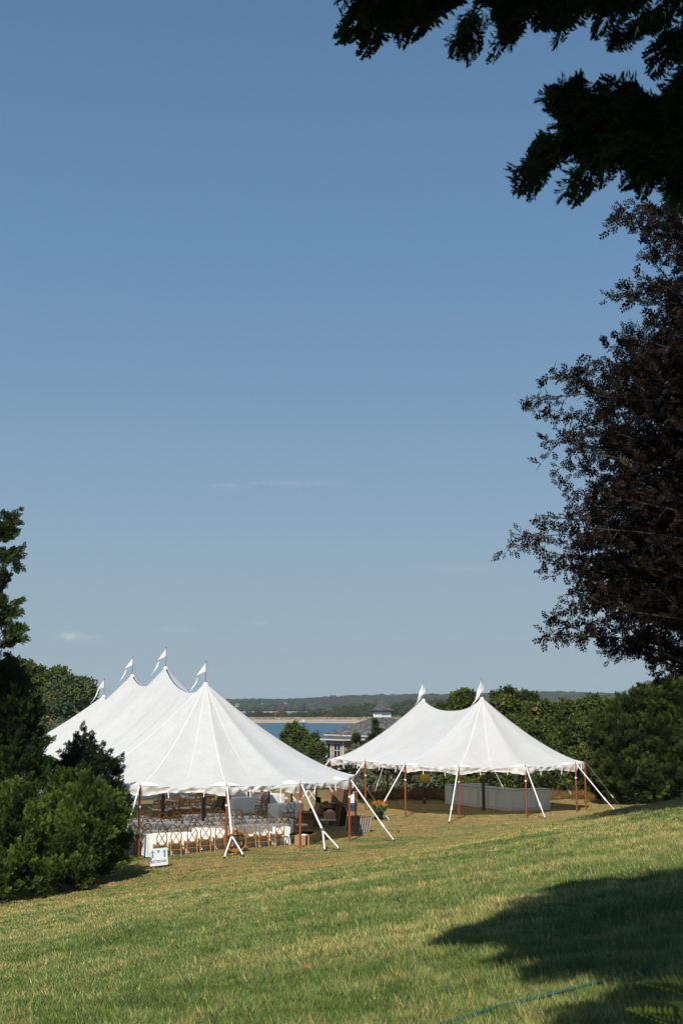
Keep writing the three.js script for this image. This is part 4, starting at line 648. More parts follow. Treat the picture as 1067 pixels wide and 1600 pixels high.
tree({ ...hedge, name: 'silver_shrub', category: 'shrub', label: 'grey silvery tangled shrub behind the left half of the small tent', base: [2.6, 78], seed: 151, n: 5200, c0: C(0.09, 0.095, 0.06), c1: C(0.2, 0.2, 0.14), c2: C(0.05, 0.09, 0.02), odd: 0.3, blobs: [blob(560, 1205, 79, 1.5, 1.2), blob(600, 1200, 79, 1.6, 1.5), blob(640, 1205, 78, 1.5, 1.3), blob(590, 1232, 77, 1.7, 0.8), blob(650, 1230, 77, 1.4, 0.8)] });
tree({ ...hedge, name: 'leafy_shrub', category: 'shrub', label: 'dark leafy shrub behind the far end of the bar counters', base: [6.4, 78], seed: 153, n: 4800, c0: C(0.03, 0.055, 0.012), c1: C(0.1, 0.14, 0.03), blobs: [blob(690, 1205, 78, 1.5, 1.4), blob(735, 1205, 78, 1.6, 1.4), blob(775, 1215, 78, 1.5, 1.3), blob(715, 1232, 77, 1.6, 0.9)] });
tree({ ...hedge, name: 'leafy_shrub', category: 'shrub', label: 'leafy green shrub behind the right end of the small tent, above the dry grass', base: [12.6, 76], seed: 155, n: 4800, c0: C(0.035, 0.06, 0.014), c1: C(0.11, 0.15, 0.034), blobs: [blob(830, 1215, 76, 1.6, 1.3), blob(875, 1218, 75.5, 1.5, 1.2), blob(915, 1222, 75, 1.5, 1.1), blob(950, 1228, 74, 1.3, 0.9)] });
const ced = { c0: C(0.014, 0.028, 0.008), c1: C(0.1, 0.135, 0.026), sz: 0.34, per: 20, fat: 0.26, len0: 0.4, len1: 0.6, up: 0.25, trunkR: 0.16, name: 'dark_cedar_tree' };
plumeTree({ ...ced, label: 'dark cedar right of the hedgerow, first of the cedars on the right', base: [14.6, 68], seed: 161, n: 520, blobs: [blob(975, 1122, 69, 0.6, 0.7), blob(965, 1152, 69, 1.2, 0.9), blob(985, 1182, 68.5, 1.4, 1.0), blob(970, 1214, 68, 1.4, 0.9), blob(1000, 1232, 67, 1.2, 0.7)], tips: [[975, 1088, 69, 0, 1, 0.9], [958, 1112, 69, -0.4, 1, 0.8], [990, 1105, 69, 0.3, 1, 0.8]] });
plumeTree({ ...ced, label: 'largest dark cedar, at the right edge behind the lawn crest', base: [17, 68], seed: 163, n: 760, blobs: [blob(1035, 1094, 69, 0.7, 0.6), blob(1020, 1112, 69, 1.0, 0.8), blob(1055, 1122, 69, 1.3, 1.0), blob(1030, 1152, 68.5, 1.5, 1.0), blob(1060, 1187, 68, 1.6, 1.1), blob(1020, 1202, 67.5, 1.3, 0.8), blob(1060, 1225, 67, 1.3, 0.8)], tips: [[1035, 1066, 69, 0, 1, 0.9], [1012, 1084, 69, -0.4, 1, 0.8], [1058, 1072, 69, 0.2, 1, 0.8], [1000, 1100, 69, -0.5, 1, 0.7]] });
plumeTree({ ...ced, c1: C(0.12, 0.105, 0.03), label: 'brownish tall tree top behind the cedars at the right edge', base: [20, 78], seed: 165, n: 420, blobs: [blob(1062, 1084, 79, 0.9, 0.7), blob(1010, 1104, 80, 0.9, 0.7), blob(1050, 1104, 79, 1.3, 0.9), blob(1085, 1094, 79, 1.4, 1.3)] });
{ // tall dry grass at the foot of the hedges
  const r = rng(61), N = 5200, blade = []; for (let i = 0; i < 12; i++) { const a = r() * 6.28, b = V(Math.cos(a) * 0.1 * r(), 0, Math.sin(a) * 0.1 * r()), d = V((r() - 0.5) * 0.7, 1, (r() - 0.5) * 0.7).normalize(); quadLeaf(blade, b, d, V(Math.cos(a), 0, Math.sin(a)), 0.5 + 0.4 * r(), 0.012); }
  const g = new THREE.BufferGeometry(); g.setAttribute('position', new THREE.Float32BufferAttribute(blade, 3)); g.computeVertexNormals(); const im = shade(new THREE.InstancedMesh(g, M.leaf, N));
  for (let i = 0; i < N; i++) { const px = r() < 0.72 ? 520 + r() * 440 : 330 + r() * 190, D = (px < 520 ? 84 : 71.5) + r() * 3.4 + 0.6 * noise2(px * 0.05, 2), X = (px - 533) / 2000 * D, s = 0.32 + 0.5 * r() * (0.6 + 0.6 * noise2(X, D)); im.setMatrixAt(i, new THREE.Matrix4().compose(G(X, D), new THREE.Quaternion().setFromAxisAngle(V(0, 1, 0), r() * 6), V(s * 1.6, s, s * 1.6))); im.setColorAt(i, C(0.26, 0.15 + 0.05 * r(), 0.06).lerp(C(0.14, 0.05, 0.025), r() * (px < 700 ? 0.9 : 0.3))); }
  im.name = numbered('tall_grass'); scene.add(tag(im, 'tall dry brown grass at the foot of the hedgerow', 'grass', null, 'stuff'));
}

// ------------------------------------------------------------------ copper beech at the right edge
{
  const base = G(11.2, 30.5), t = thing('copper_beech_tree', 'large copper beech with nearly black purple leaves filling the right edge', 'tree', base), r = rng(71), limbs = [], leaves = [], bark = M.barkpale;
  const trunkTop = base.clone().add(V(-0.3, 15, 0)), trunk = (y) => V(lerp(base.x, trunkTop.x, (y - base.y) / 15), y, base.z);
  const tips = [[942, 345, 30], [955, 330, 31], [985, 325, 29], [1020, 330, 30], [950, 462, 30], [975, 440, 30], [1000, 400, 30], [1040, 350, 30], [958, 520, 31], [985, 525, 30], [900, 562, 29.5], [935, 540, 30], [848, 588, 30], [872, 578, 31], [815, 622, 29.5], [850, 640, 31], [845, 690, 30], [865, 730, 31], [880, 765, 29], [830, 805, 31], [791, 850, 30], [812, 838, 29], [840, 880, 31], [885, 925, 30], [870, 965, 31], [842, 1003, 29.5], [860, 985, 31], [905, 1000, 30], [950, 1026, 30], [1000, 1012, 31], [1055, 1022, 29], [1020, 1012, 30]];
  const edge = [[320, 975], [400, 1000], [460, 985], [500, 1000], [540, 945], [580, 890], [620, 858], [680, 872], [740, 892], [800, 858], [850, 835], [900, 875], [950, 890], [1000, 880], [1030, 960]];
  const inner = []; for (let i = 0; i < 150; i++) { const py = 490 + r() * 530, left = interp(edge, py) + 8; inner.push([left + 12 + Math.pow(r(), 1.1) * (1120 - left), py > 930 ? py - 45 : py, 26.5 + r() * 7]); }
  for (let i = 0; i < 26; i++) { const py = 325 + r() * 175, left = interp(edge, py) + 10; inner.push([left + r() * (1130 - left), py, 28 + r() * 4]); }
  const twig = (a, d, len, droop) => { // a leafy twig
    const n = Math.max(3, Math.round(len / 0.1)), pts = [];
    for (let i = 0; i <= n; i++) { const u = i / n, p = a.clone().addScaledVector(d, len * u).add(V(0, -droop * u * u * len + 0.03 * Math.sin(i * 2.1), 0)); pts.push(p);
      for (let k = 0; k < 2; k++) if (r() < 0.92) { const dd = d.clone().multiplyScalar(0.6).add(V(r() - 0.5, (r() - 0.5) * 1.1, r() - 0.5).multiplyScalar(1.6)); const w = r(); leaves.push({ p: p.clone().add(V(r() - 0.5, r() - 0.5, r() - 0.5).multiplyScalar(0.14)), dir: dd, s: 0.16 + 0.2 * r() * r(), c: C(0.005, 0.0032, 0.0022).lerp(C(0.019, 0.0095, 0.0042), w * w).lerp(C(0.05, 0.045, 0.014), r() < 0.12 ? 0.7 * r() : 0) }); } }
    limbs.push(taperTube([pts[0], pts[Math.floor(n / 2)], pts[n]], 0.011, 0.004, 3, 3));
  };
  const limb = (e, main) => {
    const s = trunk(clamp(e.y - 0.6 - r() * 2.2, base.y + 1.6, base.y + 14.4)), len = e.distanceTo(s), mid = s.clone().lerp(e, 0.5 + 0.1 * r()).add(V(0, (r() - 0.35) * 1.1, (r() - 0.5) * 1.2)), cv = new THREE.CatmullRomCurve3([s, mid, e]);
    limbs.push(taperTube([s, mid, e], main ? 0.055 : 0.045, 0.008, 9, 5));
    const n = Math.round(len * (main ? 4 : 3.2));
    for (let i = Math.floor(n * (main ? 0.15 : 0.3)); i <= n; i++) { const u = i / n, p = cv.getPointAt(u), tg = cv.getTangentAt(u), a = r() * 6.28, sd = V(-tg.z, 0, tg.x).multiplyScalar(Math.cos(a)).add(V(0, Math.sin(a) * 0.85, 0)), d = tg.clone().multiplyScalar(0.8).add(sd.multiplyScalar(0.6 + 0.5 * r())).normalize(); twig(p, d, (0.3 + 0.6 * r()) * (1.15 - u * 0.6), 0.1 + 0.2 * r()); }
  };
  for (const [px, py, D] of tips) limb(at(px + 12, py - (py > 940 ? 12 : 0), D), true);
  for (const [px, py, D] of inner) limb(at(px, py, D), false);
  for (let i = 0; i < 9000; i++) { // the thick of the crown
    const py = 510 + r() * 455, left = interp(edge, py) + 68, px = left + Math.pow(r(), 0.8) * (1180 - left), p = at(px, py + 25 * noise2(px * 0.02, py * 0.02), 27.5 + r() * 6); if (noise3(p.x * 0.8, p.y * 1.1, p.z * 0.8) < -0.25) continue;
    leaves.push({ p, dir: V(r() - 0.7, (r() - 0.6), r() - 0.5), s: 0.2 + 0.16 * r(), c: C(0.004, 0.0026, 0.002).lerp(C(0.012, 0.0065, 0.0035), r()) }); }
  part('trunk', taperTube([base.clone().add(V(0, -0.3, 0)), base.clone().lerp(trunkTop, 0.5), trunkTop].map((p) => p.sub(base)), 0.42, 0.1, 14, 12), bark, t);
  part('branches', merge(limbs).translate(-base.x, -base.y, -base.z), bark, t);
  foliage('crown', leaves, leafSpray(6, 8, 0.4), M.leafgloss, t, 72);
}
// ------------------------------------------------------------------ cedar over the viewer
{
  const base = G(5.2, 1.5), t = thing('overhanging_cedar_tree', 'blurred black cedar branches hanging into the top right corner', 'tree', base), r = rng(81), limbs = [], list = [];
  const c0 = C(0.018, 0.034, 0.012), c1 = C(0.045, 0.075, 0.022), col = () => c0.clone().lerp(c1, r());
  const branch = (pts, den, len, droop = 1) => { const v = pts.map(([x, y, d]) => at(x + 20, y - 14, d)), cv = new THREE.CatmullRomCurve3(v), L = cv.getLength(), n = Math.round(L * den); limbs.push(taperTube(v, 0.022, 0.006, 10, 5));
    for (let i = 0; i < n; i++) { const u = r(), p = cv.getPointAt(u), tg = cv.getTangentAt(u), d = V((r() - 0.5) * 0.9, -droop * (0.3 + 0.8 * r()) + 0.15, (r() - 0.5) * 0.9).addScaledVector(tg, 0.75); list.push({ p: p.add(V((r() - 0.5) * 0.06, (r() - 0.5) * 0.08, (r() - 0.5) * 0.25)), dir: d, s: len * (0.55 + 0.6 * r()), c: col() }); } };
  // branches that the photograph shows
  branch([[830, -90, 7], [700, -40, 7], [600, 5, 7], [548, 28, 7]], 75, 0.24); branch([[640, -60, 7.2], [610, 0, 7.2], [605, 40, 7.2]], 60, 0.2); branch([[760, -60, 7.2], [680, -10, 7.2], [640, 22, 7.2]], 70, 0.22);
  branch([[860, -80, 6.8], [740, 0, 6.8], [704, 62, 6.8]], 75, 0.17); branch([[950, -80, 7], [820, 0, 7], [768, 48, 7]], 85, 0.2); branch([[1100, -60, 7], [930, -10, 7], [850, 28, 7]], 85, 0.22); branch([[900, -60, 7.3], [800, -10, 7.3], [760, 20, 7.3]], 80, 0.2);
  branch([[1120, -40, 6.8], [1020, 20, 6.8], [965, 50, 6.8]], 75, 0.16); branch([[1120, 20, 6.8], [1050, 60, 6.8], [1010, 85, 6.8]], 75, 0.22); branch([[1000, -60, 7], [960, -10, 7], [930, 20, 7]], 70, 0.2);
  branch([[1130, 120, 6.6], [1050, 150, 6.6], [1000, 180, 6.6], [930, 165, 6.6], [850, 158, 6.6]], 95, 0.19, 0.55); branch([[1130, 170, 6.6], [1020, 200, 6.6], [920, 215, 6.6], [835, 240, 6.6], [816, 272, 6.6]], 105, 0.2, 0.7); branch([[1120, 190, 6.5], [1000, 225, 6.5], [930, 235, 6.5], [895, 275, 6.5]], 105, 0.2); branch([[1120, 160, 6.6], [1000, 185, 6.6], [900, 190, 6.6]], 105, 0.24, 0.6);
  branch([[1120, 230, 6.5], [1040, 255, 6.5], [980, 270, 6.5]], 85, 0.18); branch([[1120, 250, 6.5], [1060, 275, 6.5], [1040, 300, 6.5]], 95, 0.2); branch([[1130, 80, 6.4], [1080, 120, 6.4], [1030, 190, 6.4]], 110, 0.26); branch([[1140, 120, 6.4], [1070, 170, 6.4], [1040, 240, 6.4]], 120, 0.26);
  branch([[1120, 40, 6.6], [1080, 80, 6.6], [1060, 140, 6.6]], 100, 0.26);
  // the rest of the crown above and behind the viewer, which shades these branches and the lawn
  const crown = [[0.15, 7.6, 2.9, 0.8, 0.5, 0.9], [0.5, 7, 0.5, 0.7, 0.5, 0.7], [0.9, 7.2, -0.7, 1.0, 0.6, 0.9], [-0.3, 8.2, 4.0, 0.6, 0.4, 0.6], [0.3, 7.9, 4.3, 1.2, 0.7, 1.2], [1.3, 8.6, 5.6, 1.3, 0.8, 1.1], [2, 7.6, 2.6, 1.6, 0.9, 1.7], [2.3, 7.0, -0.4, 1.0, 0.7, 1.0], [1.0, 7.4, 1.2, 0.5, 0.4, 0.5], [3.6, 8.4, 4.6, 1.7, 1.1, 1.6], [3.8, 7.8, 2, 2, 1.2, 1.9], [3.4, 11, 2.2, 2.4, 1.5, 2.4], [5.4, 9.2, 3.4, 2.1, 1.8, 2.2], [6.6, 7, 4.2, 1.8, 1.6, 2], [5, 6.4, -0.8, 2.2, 1.4, 1.8], [5, 13, 1.6, 1.6, 1.4, 1.6], [2.4, 5.6, -2.6, 1.6, 0.9, 1.4]];
  for (const e of fill(crown, 9500, r, { s0: 0.42, s1: 0.35, c0, c1, gap: 0.0, gapF: 1.7, lumps: 8, dir: (d, q) => d.clone().add(V((q() - 0.5), -0.7, (q() - 0.5))) })) { const q = e.p, D = -q.z, el = (q.y - EYE) / Math.max(D, 0.1); if (D > 0.3 && el < 0.64 && Math.abs(q.x / D) < 0.42) continue; list.push(e); }
  for (const l of crown) { const e = W(l[0], l[1], l[2]), s = base.clone().add(V(0, Math.max(1.5, e.y - base.y - 2), 0)); limbs.push(taperTube([s, s.clone().lerp(e, 0.5).add(V(0, 0.6, 0)), e], 0.07, 0.02, 8, 5)); }
  part('trunk', taperTube([base.clone().add(V(0, -0.3, 0)), base.clone().add(V(0.1, 7, 0)), base.clone().add(V(0, 14, 0))].map((p) => p.sub(base)), 0.34, 0.06, 12, 10), M.bark, t);
  part('branches', merge(limbs).translate(-base.x, -base.y, -base.z), M.bark, t);
  foliage('crown', list, spray(33, 13, 1.5), M.needle, t, 82);
}
{ // ferns at the lower right corner
  const frond = (L, bend, seed) => { const r = rng(seed), pos = [], n = 58; for (let i = 1; i < n; i++) { const u = i / n, a = V(0, L * u * (1 - 0.25 * u), L * bend * u * u), l = L * 0.24 * Math.sin(Math.PI * (0.12 + 0.86 * u)) * (0.9 + 0.2 * r()); for (const s of [-1, 1]) { const d = V(s, 0.25, -0.15 + 0.2 * r()).normalize(); quadLeaf(pos, a, d, V(0, 0.8, 0.5).cross(d).cross(d).normalize(), l, L * 0.0085); } } const g = new THREE.BufferGeometry(); g.setAttribute('position', new THREE.Float32BufferAttribute(pos, 3)); g.computeVertexNormals(); return merge([g, tube([V(0, 0, 0), V(0, L * 0.44, L * bend * 0.25), V(0, L * 0.75, L * bend)], 0.004, 8, 4)]); };
  const mk = (X, D, label, list) => { const b = G(X, D), t = thing('fern', label, 'fern', b); list.forEach(([az, tip, L, y], i) => { const g = frond(L, 0.45, i + 5); g.applyMatrix4(new THREE.Matrix4().makeRotationX(tip)).applyMatrix4(new THREE.Matrix4().makeRotationY(az)).translate(0, y, 0); part('frond', g, fernMat[i % 3], t); }); };
  const fernMat = [C(0.05, 0.085, 0.008), C(0.025, 0.05, 0.007), C(0.09, 0.12, 0.01)].map((c) => new THREE.MeshPhysicalMaterial({ color: c, roughness: 0.95, specularIntensity: 0.2, transmission: 0.3, thickness: 0, side: THREE.DoubleSide }));
  mk(1.6, 4.3, 'tall blurred fern at the lower right edge, in patches of sun', [[-1.6, 0.5, 0.85, 0.4], [-1.3, 0.35, 0.9, 0.3], [-1.9, 0.4, 0.95, 0.16], [-1.5, 0.75, 0.85, 0.35], [-0.6, 0.4, 0.9, 0.2], [0.6, 0.4, 0.8, 0.1], [2, 0.5, 0.8, 0.1], [-2.5, 0.5, 0.9, 0.2], [-1.7, 0.9, 0.8, 0.3], [-1.1, 0.6, 0.8, 0.45]]);
  mk(1.35, 4.6, 'low blurred fern in the lower right corner', [[-1.7, 0.9, 0.6, 0.05], [-1.1, 0.8, 0.65, 0.05], [-2.3, 0.8, 0.6, 0.05], [0.3, 0.6, 0.6, 0.05], [-0.3, 0.5, 0.65, 0.05]]);
}
{ // garden hose
  const pts = [[690, 1612], [742, 1598], [800, 1580], [860, 1566], [930, 1549], [985, 1535], [1003, 1529], [1040, 1524]].map(([x, y], i) => { const p = onGround(x, y); return p.add(V(0, 0.045 + 0.008 * Math.sin(i * 2), 0)); });
  const t = thing('garden_hose', 'green garden hose lying across the shaded lawn at the lower right', 'hose', pts[0].clone());
  part('tube', tube(pts.map((p) => p.clone().sub(pts[0])), 0.012, 60, 8), std(C(0.014, 0.085, 0.062), 0.6), t);
}
// ------------------------------------------------------------------ grass
{
  const r = rng(91), mkTuft = (n, h, w, sp_, seed) => { const q = rng(seed), pos = []; for (let i = 0; i < n; i++) { const a = q() * 6.28, b = V((q() - 0.5) * sp_, -0.01, (q() - 0.5) * sp_), d = V((q() - 0.5) * 1.3, 1, (q() - 0.5) * 1.3).normalize(); quadLeaf(pos, b, d, V(Math.cos(a), 0, Math.sin(a)), h * (0.6 + 0.7 * q()), w); } const g = new THREE.BufferGeometry(); g.setAttribute('position', new THREE.Float32BufferAttribute(pos, 3)); g.computeVertexNormals(); return g; };
  const band = (D0, D1, n, geo, sc) => { const im = shade(new THREE.InstancedMesh(geo, M.leaf, n)), m = new THREE.Matrix4(), q = new THREE.Quaternion(); for (let i = 0; i < n; i++) { const D = Math.sqrt(lerp(D0 * D0, D1 * D1, r())), X = (r() - 0.5) * 0.72 * D + (D < 12 ? (r() - 0.5) * 1.5 : 0), s = sc * (0.65 + 0.6 * r()) * (0.9 + 0.3 * noise2(X * 1.2, D * 1.2) + 0.25 * noise2(X * 5, D * 5)); m.compose(G(X, D), q.setFromAxisAngle(V(0, 1, 0), r() * 6.28), V(s * 1.15, s, s * 1.15)); im.setMatrixAt(i, m); const c = turfColor(X, D, (r() - 0.5) * 0.75), k = 0.95 + 1.0 * r() * r(); if (r() < 0.04) c.lerp(turfGreen, 0.8).multiplyScalar(0.8); else if (r() < 0.05) c.lerp(turfStraw, 0.8); im.setColorAt(i, c.multiplyScalar(k)); } return im; };
  const grp = [band(4.5, 13, 52000, mkTuft(12, 0.078, 0.0028, 0.085, 1), 1), band(13, 24, 62000, mkTuft(12, 0.075, 0.0042, 0.12, 2), 1.05), band(24, 42, 60000, mkTuft(12, 0.062, 0.0065, 0.18, 3), 1.15), band(42, 72, 52000, mkTuft(12, 0.05, 0.008, 0.3, 4), 1.1)];
  const top = new THREE.Group(); top.name = numbered('grass'); tag(top, 'mown lawn grass, green with straw-coloured streaks, sloping down to the tents', 'grass', null, 'stuff'); scene.add(top);
  for (const g of grp) { g.name = 'grass_blades'; g.userData.kind = 'stuff'; top.add(g); }
  // a few fallen leaves
  const lg = leafShape(); [[70, 1489, 'at the lower left of the lawn'], [482, 1520, 'in the middle of the near lawn'], [968, 1397, 'just above the tree shadow on the right'], [112, 1450, 'at the left, above the other brown leaf']].forEach(([x, y, w], i) => { const p = onGround(x, y), l = part('fallen_leaf', lg, std(C(0.32, 0.12, 0.045), 0.8)); l.position.copy(p).add(V(0, 0.05, 0)); l.rotation.set(0.3, i * 1.9, 0.2); l.scale.setScalar(i === 3 ? 0.45 : 0.65); tag(l, 'small rust brown fallen leaf ' + w, 'leaf'); });
}
function leafShape() { const s = new THREE.Shape(); s.moveTo(0, -0.06); s.quadraticCurveTo(0.06, -0.01, 0.02, 0.03); s.quadraticCurveTo(0.02, 0.05, 0, 0.08); s.quadraticCurveTo(-0.03, 0.04, -0.03, 0.02); s.quadraticCurveTo(-0.06, 0, 0, -0.06); const g = new THREE.ShapeGeometry(s, 6), p = g.attributes.position; for (let i = 0; i < p.count; i++) p.setZ(i, 6 * p.getX(i) ** 2 + 0.1 * p.getY(i)); g.rotateX(-Math.PI / 2); g.computeVertexNormals(); return g; }

// ------------------------------------------------------------------ the shingled house between the tents
{
  const shingle = (a, b, rows, cols, seed) => tex(256, 256, (u, v) => { const ry = Math.floor(v * rows), fy = v * rows - ry, cx = Math.floor((u + (ry % 2) * 0.5 / cols) * cols), k = pnoise((cx % cols) / cols, ry / rows, 64, seed) * 0.5 + pnoise(u, v, 12, seed + 1) * 0.5; const s = (0.7 + 0.5 * k) * (fy < 0.1 ? 0.75 : 1); return [lerp(a[0], b[0], k) * s, lerp(a[1], b[1], k) * s, lerp(a[2], b[2], k) * s]; });
  const roofT = shingle([0.27, 0.27, 0.29], [0.43, 0.42, 0.41], 16, 16, 3), wallT = shingle([0.62, 0.5, 0.4], [0.78, 0.66, 0.55], 16, 12, 8); roofT.repeat.set(1, 1); wallT.repeat.set(1.4, 1.4);
  const mRoof = std(0xffffff, 0.9, { map: roofT }), mWall = std(0xffffff, 0.9, { map: wallT }), mTrim = std(C(0.62, 0.6, 0.55), 0.7), mGlass = new THREE.MeshPhysicalMaterial({ color: C(0.02, 0.025, 0.03), roughness: 0.08 }), mFlat = std(C(0.12, 0.125, 0.13), 0.9);
  const D = 122, ctr = at(597, 1147, D), base = W(ctr.x, groundH(ctr.x, D), D), eaveY = ctr.y - base.y, H = thing('shingled_house', 'shingled house with a dark pyramid roof and white cupola between the tents', 'house', base, 0.62);
  const half = 3.7, wallH = eaveY;
  const pyr = (w, y0, h, flare, seg) => { const rows = 8, out = []; for (let s = 0; s < 4; s++) { const a = s * Math.PI / 2; out.push(gridGeo(2, rows, (i, j) => { const t = j / rows, k = w * (1 - Math.pow(t, flare)), x = (i - 1) * k, p = V(x, y0 + h * t, k).applyAxisAngle(V(0, 1, 0), a); p.u = x * 0.3 + s; p.v = t * h * 0.6; return p; })); } return merge(out); };
  part('wall', bx(half * 2, wallH, half * 2, 0, wallH / 2, 0), mWall, H);
  const roof = part('roof', pyr(half + 0.3, wallH, 1.85, 1, 1), mRoof, H);
  part('fascia', bx(half * 2 + 0.56, 0.14, half * 2 + 0.56, 0, wallH - 0.08, 0), mTrim, roof);
  const cy = at(597, 1124, D).y - base.y, cu = part('cupola', bx(1.12, 1.5, 1.12, 0, cy + 0.05, 0), M.white, H);
  for (const s of [0, 1, 2, 3]) part('corner_board', put(bx(0.12, 1.49, 0.12, 0.54, cy + 0.05, 0.54), 0, 0, 0, 0, s * Math.PI / 2, 0), M.white, cu);
  part('cupola_roof', merge([pyr(0.85, cy + 0.82, 1.3, 0.6, 1), bx(1.5, 0.1, 1.5, 0, cy + 0.79, 0)]), mRoof, cu); part('finial', rod(V(0, cy + 2.05, 0), V(0, cy + 2.25, 0), 0.03, 0.01), M.metal, cu);
  // flat-roofed wing towards the viewer
  const wc = at(536, 1156, 115), wing = thing('house_wing', 'flat-roofed shingled house wing with dark windows and a vent pipe', 'house', W(wc.x, groundH(wc.x, 115), 115), 0.62), wy = wc.y - wing.position.y, ww = 3.6, wd = 2.7;
  part('wall', bx(ww, wy, wd, ww / 2 - 0.0, wy / 2, -wd / 2), mWall, wing); // corner at the origin: right face +z, left face -x
  const wr = part('roof', merge([bx(ww + 0.7, 0.16, wd + 0.8, ww / 2 - 0.1, wy + 0.14, -wd / 2)]), mFlat, wing); part('fascia', bx(ww + 0.74, 0.13, wd + 0.84, ww / 2 - 0.1, wy + 0.0, -wd / 2), mTrim, wr);
  part('vent_pipe', rod(V(0.6, wy + 0.2, -1.2), V(0.6, wy + 0.85, -1.2), 0.06), M.metal, wr);
  for (const [z, w] of [[-0.85, 1.05], [-2.15, 0.6]]) { const win = part('window', merge([bx(0.08, 1.5, 0.07, -0.03, wy - 1.05, z - w / 2), bx(0.08, 1.5, 0.07, -0.03, wy - 1.05, z + w / 2), bx(0.08, 0.07, w - 0.07, -0.03, wy - 0.34, z), bx(0.08, 0.08, w - 0.07, -0.03, wy - 1.76, z), bx(0.06, 0.05, w - 0.07, -0.03, wy - 0.95, z), ...(w > 1 ? [bx(0.06, 1.34, 0.06, -0.032, wy - 1.05, z)] : [])]), mTrim, wing); part('pane', bx(0.02, 1.34, w - 0.07, -0.02, wy - 1.05, z), mGlass, win); }
  part('downpipe', rod(V(-0.05, 0, 0.08), V(-0.05, wy - 0.1, 0.08), 0.04), mTrim, wing); part('corner_board', bx(0.12, wy - 0.1, 0.12, -0.0, wy / 2 - 0.05, 0.0), mTrim, wing);
}
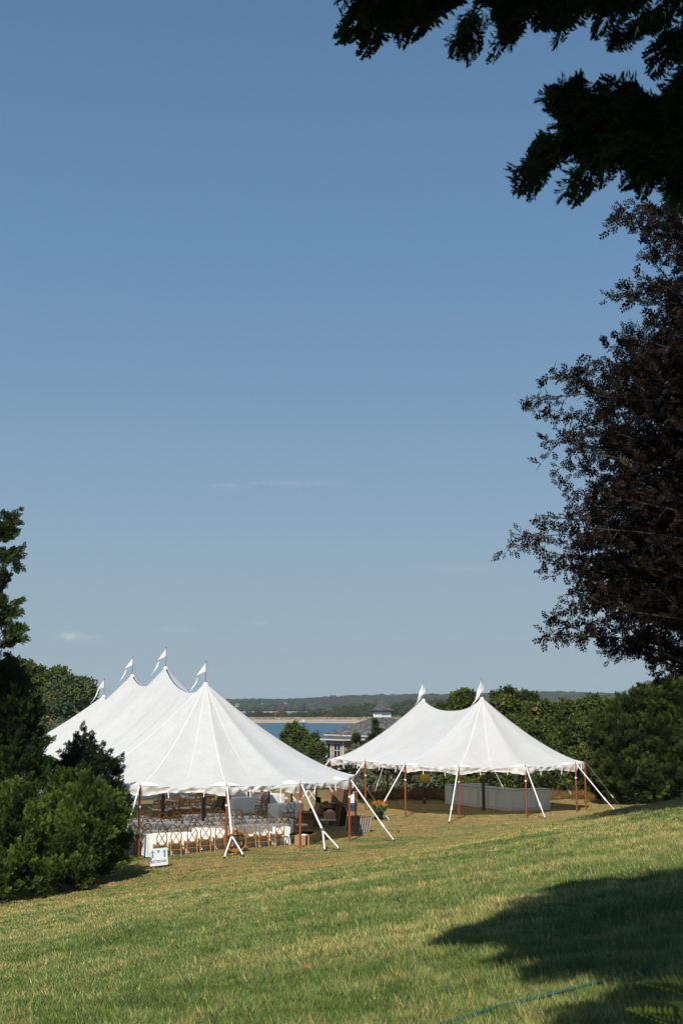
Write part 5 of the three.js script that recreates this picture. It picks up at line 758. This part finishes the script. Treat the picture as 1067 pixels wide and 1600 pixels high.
// ------------------------------------------------------------------ across the bay
{ // trees on the sandbar and the headland: one tree, copied
  const r = rng(95), mk = (seed, tone) => { const q = rng(seed), L = fill([[0, 3.4, 0, 3, 2.4, 3], [1, 2.2, 0.5, 2.6, 1.8, 2.6], [-1.3, 2, -0.4, 2.4, 1.7, 2.4]], 420, q, { c0: C(1, 1, 1), c1: C(1, 1, 1), gap: -0.4, gapF: 0.5 }), g = clump(9, 0.55, 0.5, seed); const t = thing('coastal_tree', 'tree', 'tree', V(0, 0, 0)); part('trunk', taperTube([V(0, -0.5, 0), V(0.1, 1.5, 0), V(0, 3, 0)], 0.25, 0.1, 5, 6), M.bark, t);
    part('crown', merge(L.map((e) => g.clone().applyMatrix4(new THREE.Matrix4().compose(e.p, randQ(q), V(1, 1, 1))))), std(tone, 1), t); return t; };
  const protos = [mk(1, C(0.04, 0.06, 0.02)), mk(2, C(0.06, 0.075, 0.024)), mk(3, C(0.13, 0.12, 0.03))], usedP = [false, false, false];
  const place = (k, px, D, y, s, label, group) => { const o = usedP[k] ? copy(protos[k], label, group) : tag(protos[k], label, 'tree', group); usedP[k] = true; o.position.copy(W((px - 533) / 2000 * D, y, D)); o.rotation.y = r() * 6; o.scale.set(s * (1 + 0.4 * r()), s, s * (1 + 0.4 * r())); };
  for (let px = 386; px < 560; px += 4.6) { const D = 985 + r() * 35, k = r() < 0.1 ? 2 : r() < 0.5 ? 0 : 1; place(k, px + (r() - 0.5) * 3, D, SEA + 1, 0.5 + 0.5 * r() + 0.5 * smooth(px, 430, 560), ['dark green tree in the low row along the sandbar', 'green tree in the low row along the sandbar', 'yellowing tree in the low row along the sandbar'][k], ['dark trees along the sandbar', 'green trees along the sandbar', 'yellowing trees along the sandbar'][k]); }
  const head = gridGeo(30, 6, (i, j) => { const X = 10 + i * 9, D = 1040 + j * 40; return W(X, SEA + (0.3 + 6 * smooth(X, 5, 90)) * Math.sin(Math.PI * Math.min(1, j / 4 + 0.05) * 0.5) * smooth(i, 0, 4) - 0.5, D); });
  struct('headland', head, std(C(0.05, 0.065, 0.025), 1));
  for (let i = 0; i < 90; i++) { const px = 520 + Math.pow(r(), 0.8) * 190, D = 1030 + r() * 150, X = (px - 533) / 2000 * D, k = r() < 0.08 ? 2 : r() < 0.6 ? 0 : 1; place(k, px, D, SEA + 5 * smooth(X, 5, 90) * smooth(D, 1020, 1120), 1.15 + 0.85 * r(), ['dark green tree on the wooded headland left of the cupola', 'green tree on the wooded headland left of the cupola', 'yellowing tree on the wooded headland left of the cupola'][k], ['dark trees on the headland', 'green trees on the headland', 'yellowing trees on the headland'][k]); }
  const roofM = std(C(0.2, 0.2, 0.2), 0.9), wh = std(C(0.7, 0.7, 0.68), 0.8), gl = std(C(0.03, 0.035, 0.04), 0.2);
  const far = (px, py, D, w, h, d, mat, label, turn) => { const p = at(px, py, D), t = thing('far_house', label, 'house', p, turn); part('wall', bx(w, h, d, 0, h / 2, 0), mat, t); const s = new THREE.Shape(); s.moveTo(-d / 2 - 0.4, 0); s.lineTo(0, h * 0.75); s.lineTo(d / 2 + 0.4, 0); s.closePath(); part('roof', put(new THREE.ExtrudeGeometry(s, { depth: w + 0.8, bevelEnabled: false }), -w / 2 - 0.4, h, 0, 0, Math.PI / 2, 0), roofM, t); for (let k = 0; k < 3; k++) part('window', bx(1.4, 1.6, 0.1, -w / 3 + k * w / 3, h * 0.55, d / 2 + 0.04), gl, t); return t; };
  far(414, 1105, 1890, 9, 3.6, 6, wh, 'white far house on the wooded shore across the bay, leftmost', 0.2); far(407, 1106, 1888, 7, 2.4, 5, wh, 'low white annex beside the leftmost far house', 0.1); far(446, 1107, 1888, 9, 5, 8, std(C(0.42, 0.42, 0.4), 0.9), 'grey gabled far house across the bay, right of the white one', 1.2); far(499, 1107, 1893, 12, 2.4, 7, std(C(0.4, 0.42, 0.44), 0.9), 'long low pale far house half hidden by woods, right of the grey one', 0.1); far(371, 1104, 1892, 6, 2.5, 5, wh, 'tiny white far house beside the slope of the large tent', 0.3);
  // moored boat and float
  const hull = (L, w, h) => gridGeo(12, 6, (i, j) => { const u = i / 12, a = (j / 6 - 0.5) * Math.PI, k = Math.pow(Math.sin(Math.PI * Math.min(0.5 + 0.0, 0.5)) * (u < 0.6 ? 1 : Math.cos((u - 0.6) / 0.4 * Math.PI / 2)), 0.7); return V((u - 0.5) * L, h - Math.cos(a) * h * (0.7 + 0.3 * k), Math.sin(a) * w / 2 * k); });
  const bp = at(474.5, 1129, 806), bt = thing('motorboat', 'small white motorboat moored off the sandbar', 'boat', W(bp.x, SEA, 806), 0.4); part('hull', hull(5.2, 2, 1), M.white, bt); part('deck', bx(3.6, 0.08, 1.7, -0.4, 0.98, 0), wh, bt); part('cabin', bx(1.7, 1.2, 1.3, -0.2, 1.6, 0, 0, 0, 0, 0.15), wh, bt); part('windscreen', bx(0.08, 0.6, 1.2, 0.72, 1.75, 0, 0, 0, -0.3), gl, bt);
  const fp = at(468.5, 1130, 800), ft = thing('yellow_skiff', 'yellow skiff afloat beside the white motorboat', 'boat', W(fp.x, SEA, 800), 0.1); part('hull', hull(4.6, 1.8, 0.8), std(C(0.75, 0.42, 0.02), 0.5), ft); part('bench', bx(0.4, 0.06, 1.4, 0, 0.6, 0), wh, ft);
}
renderer.render(scene, camera);
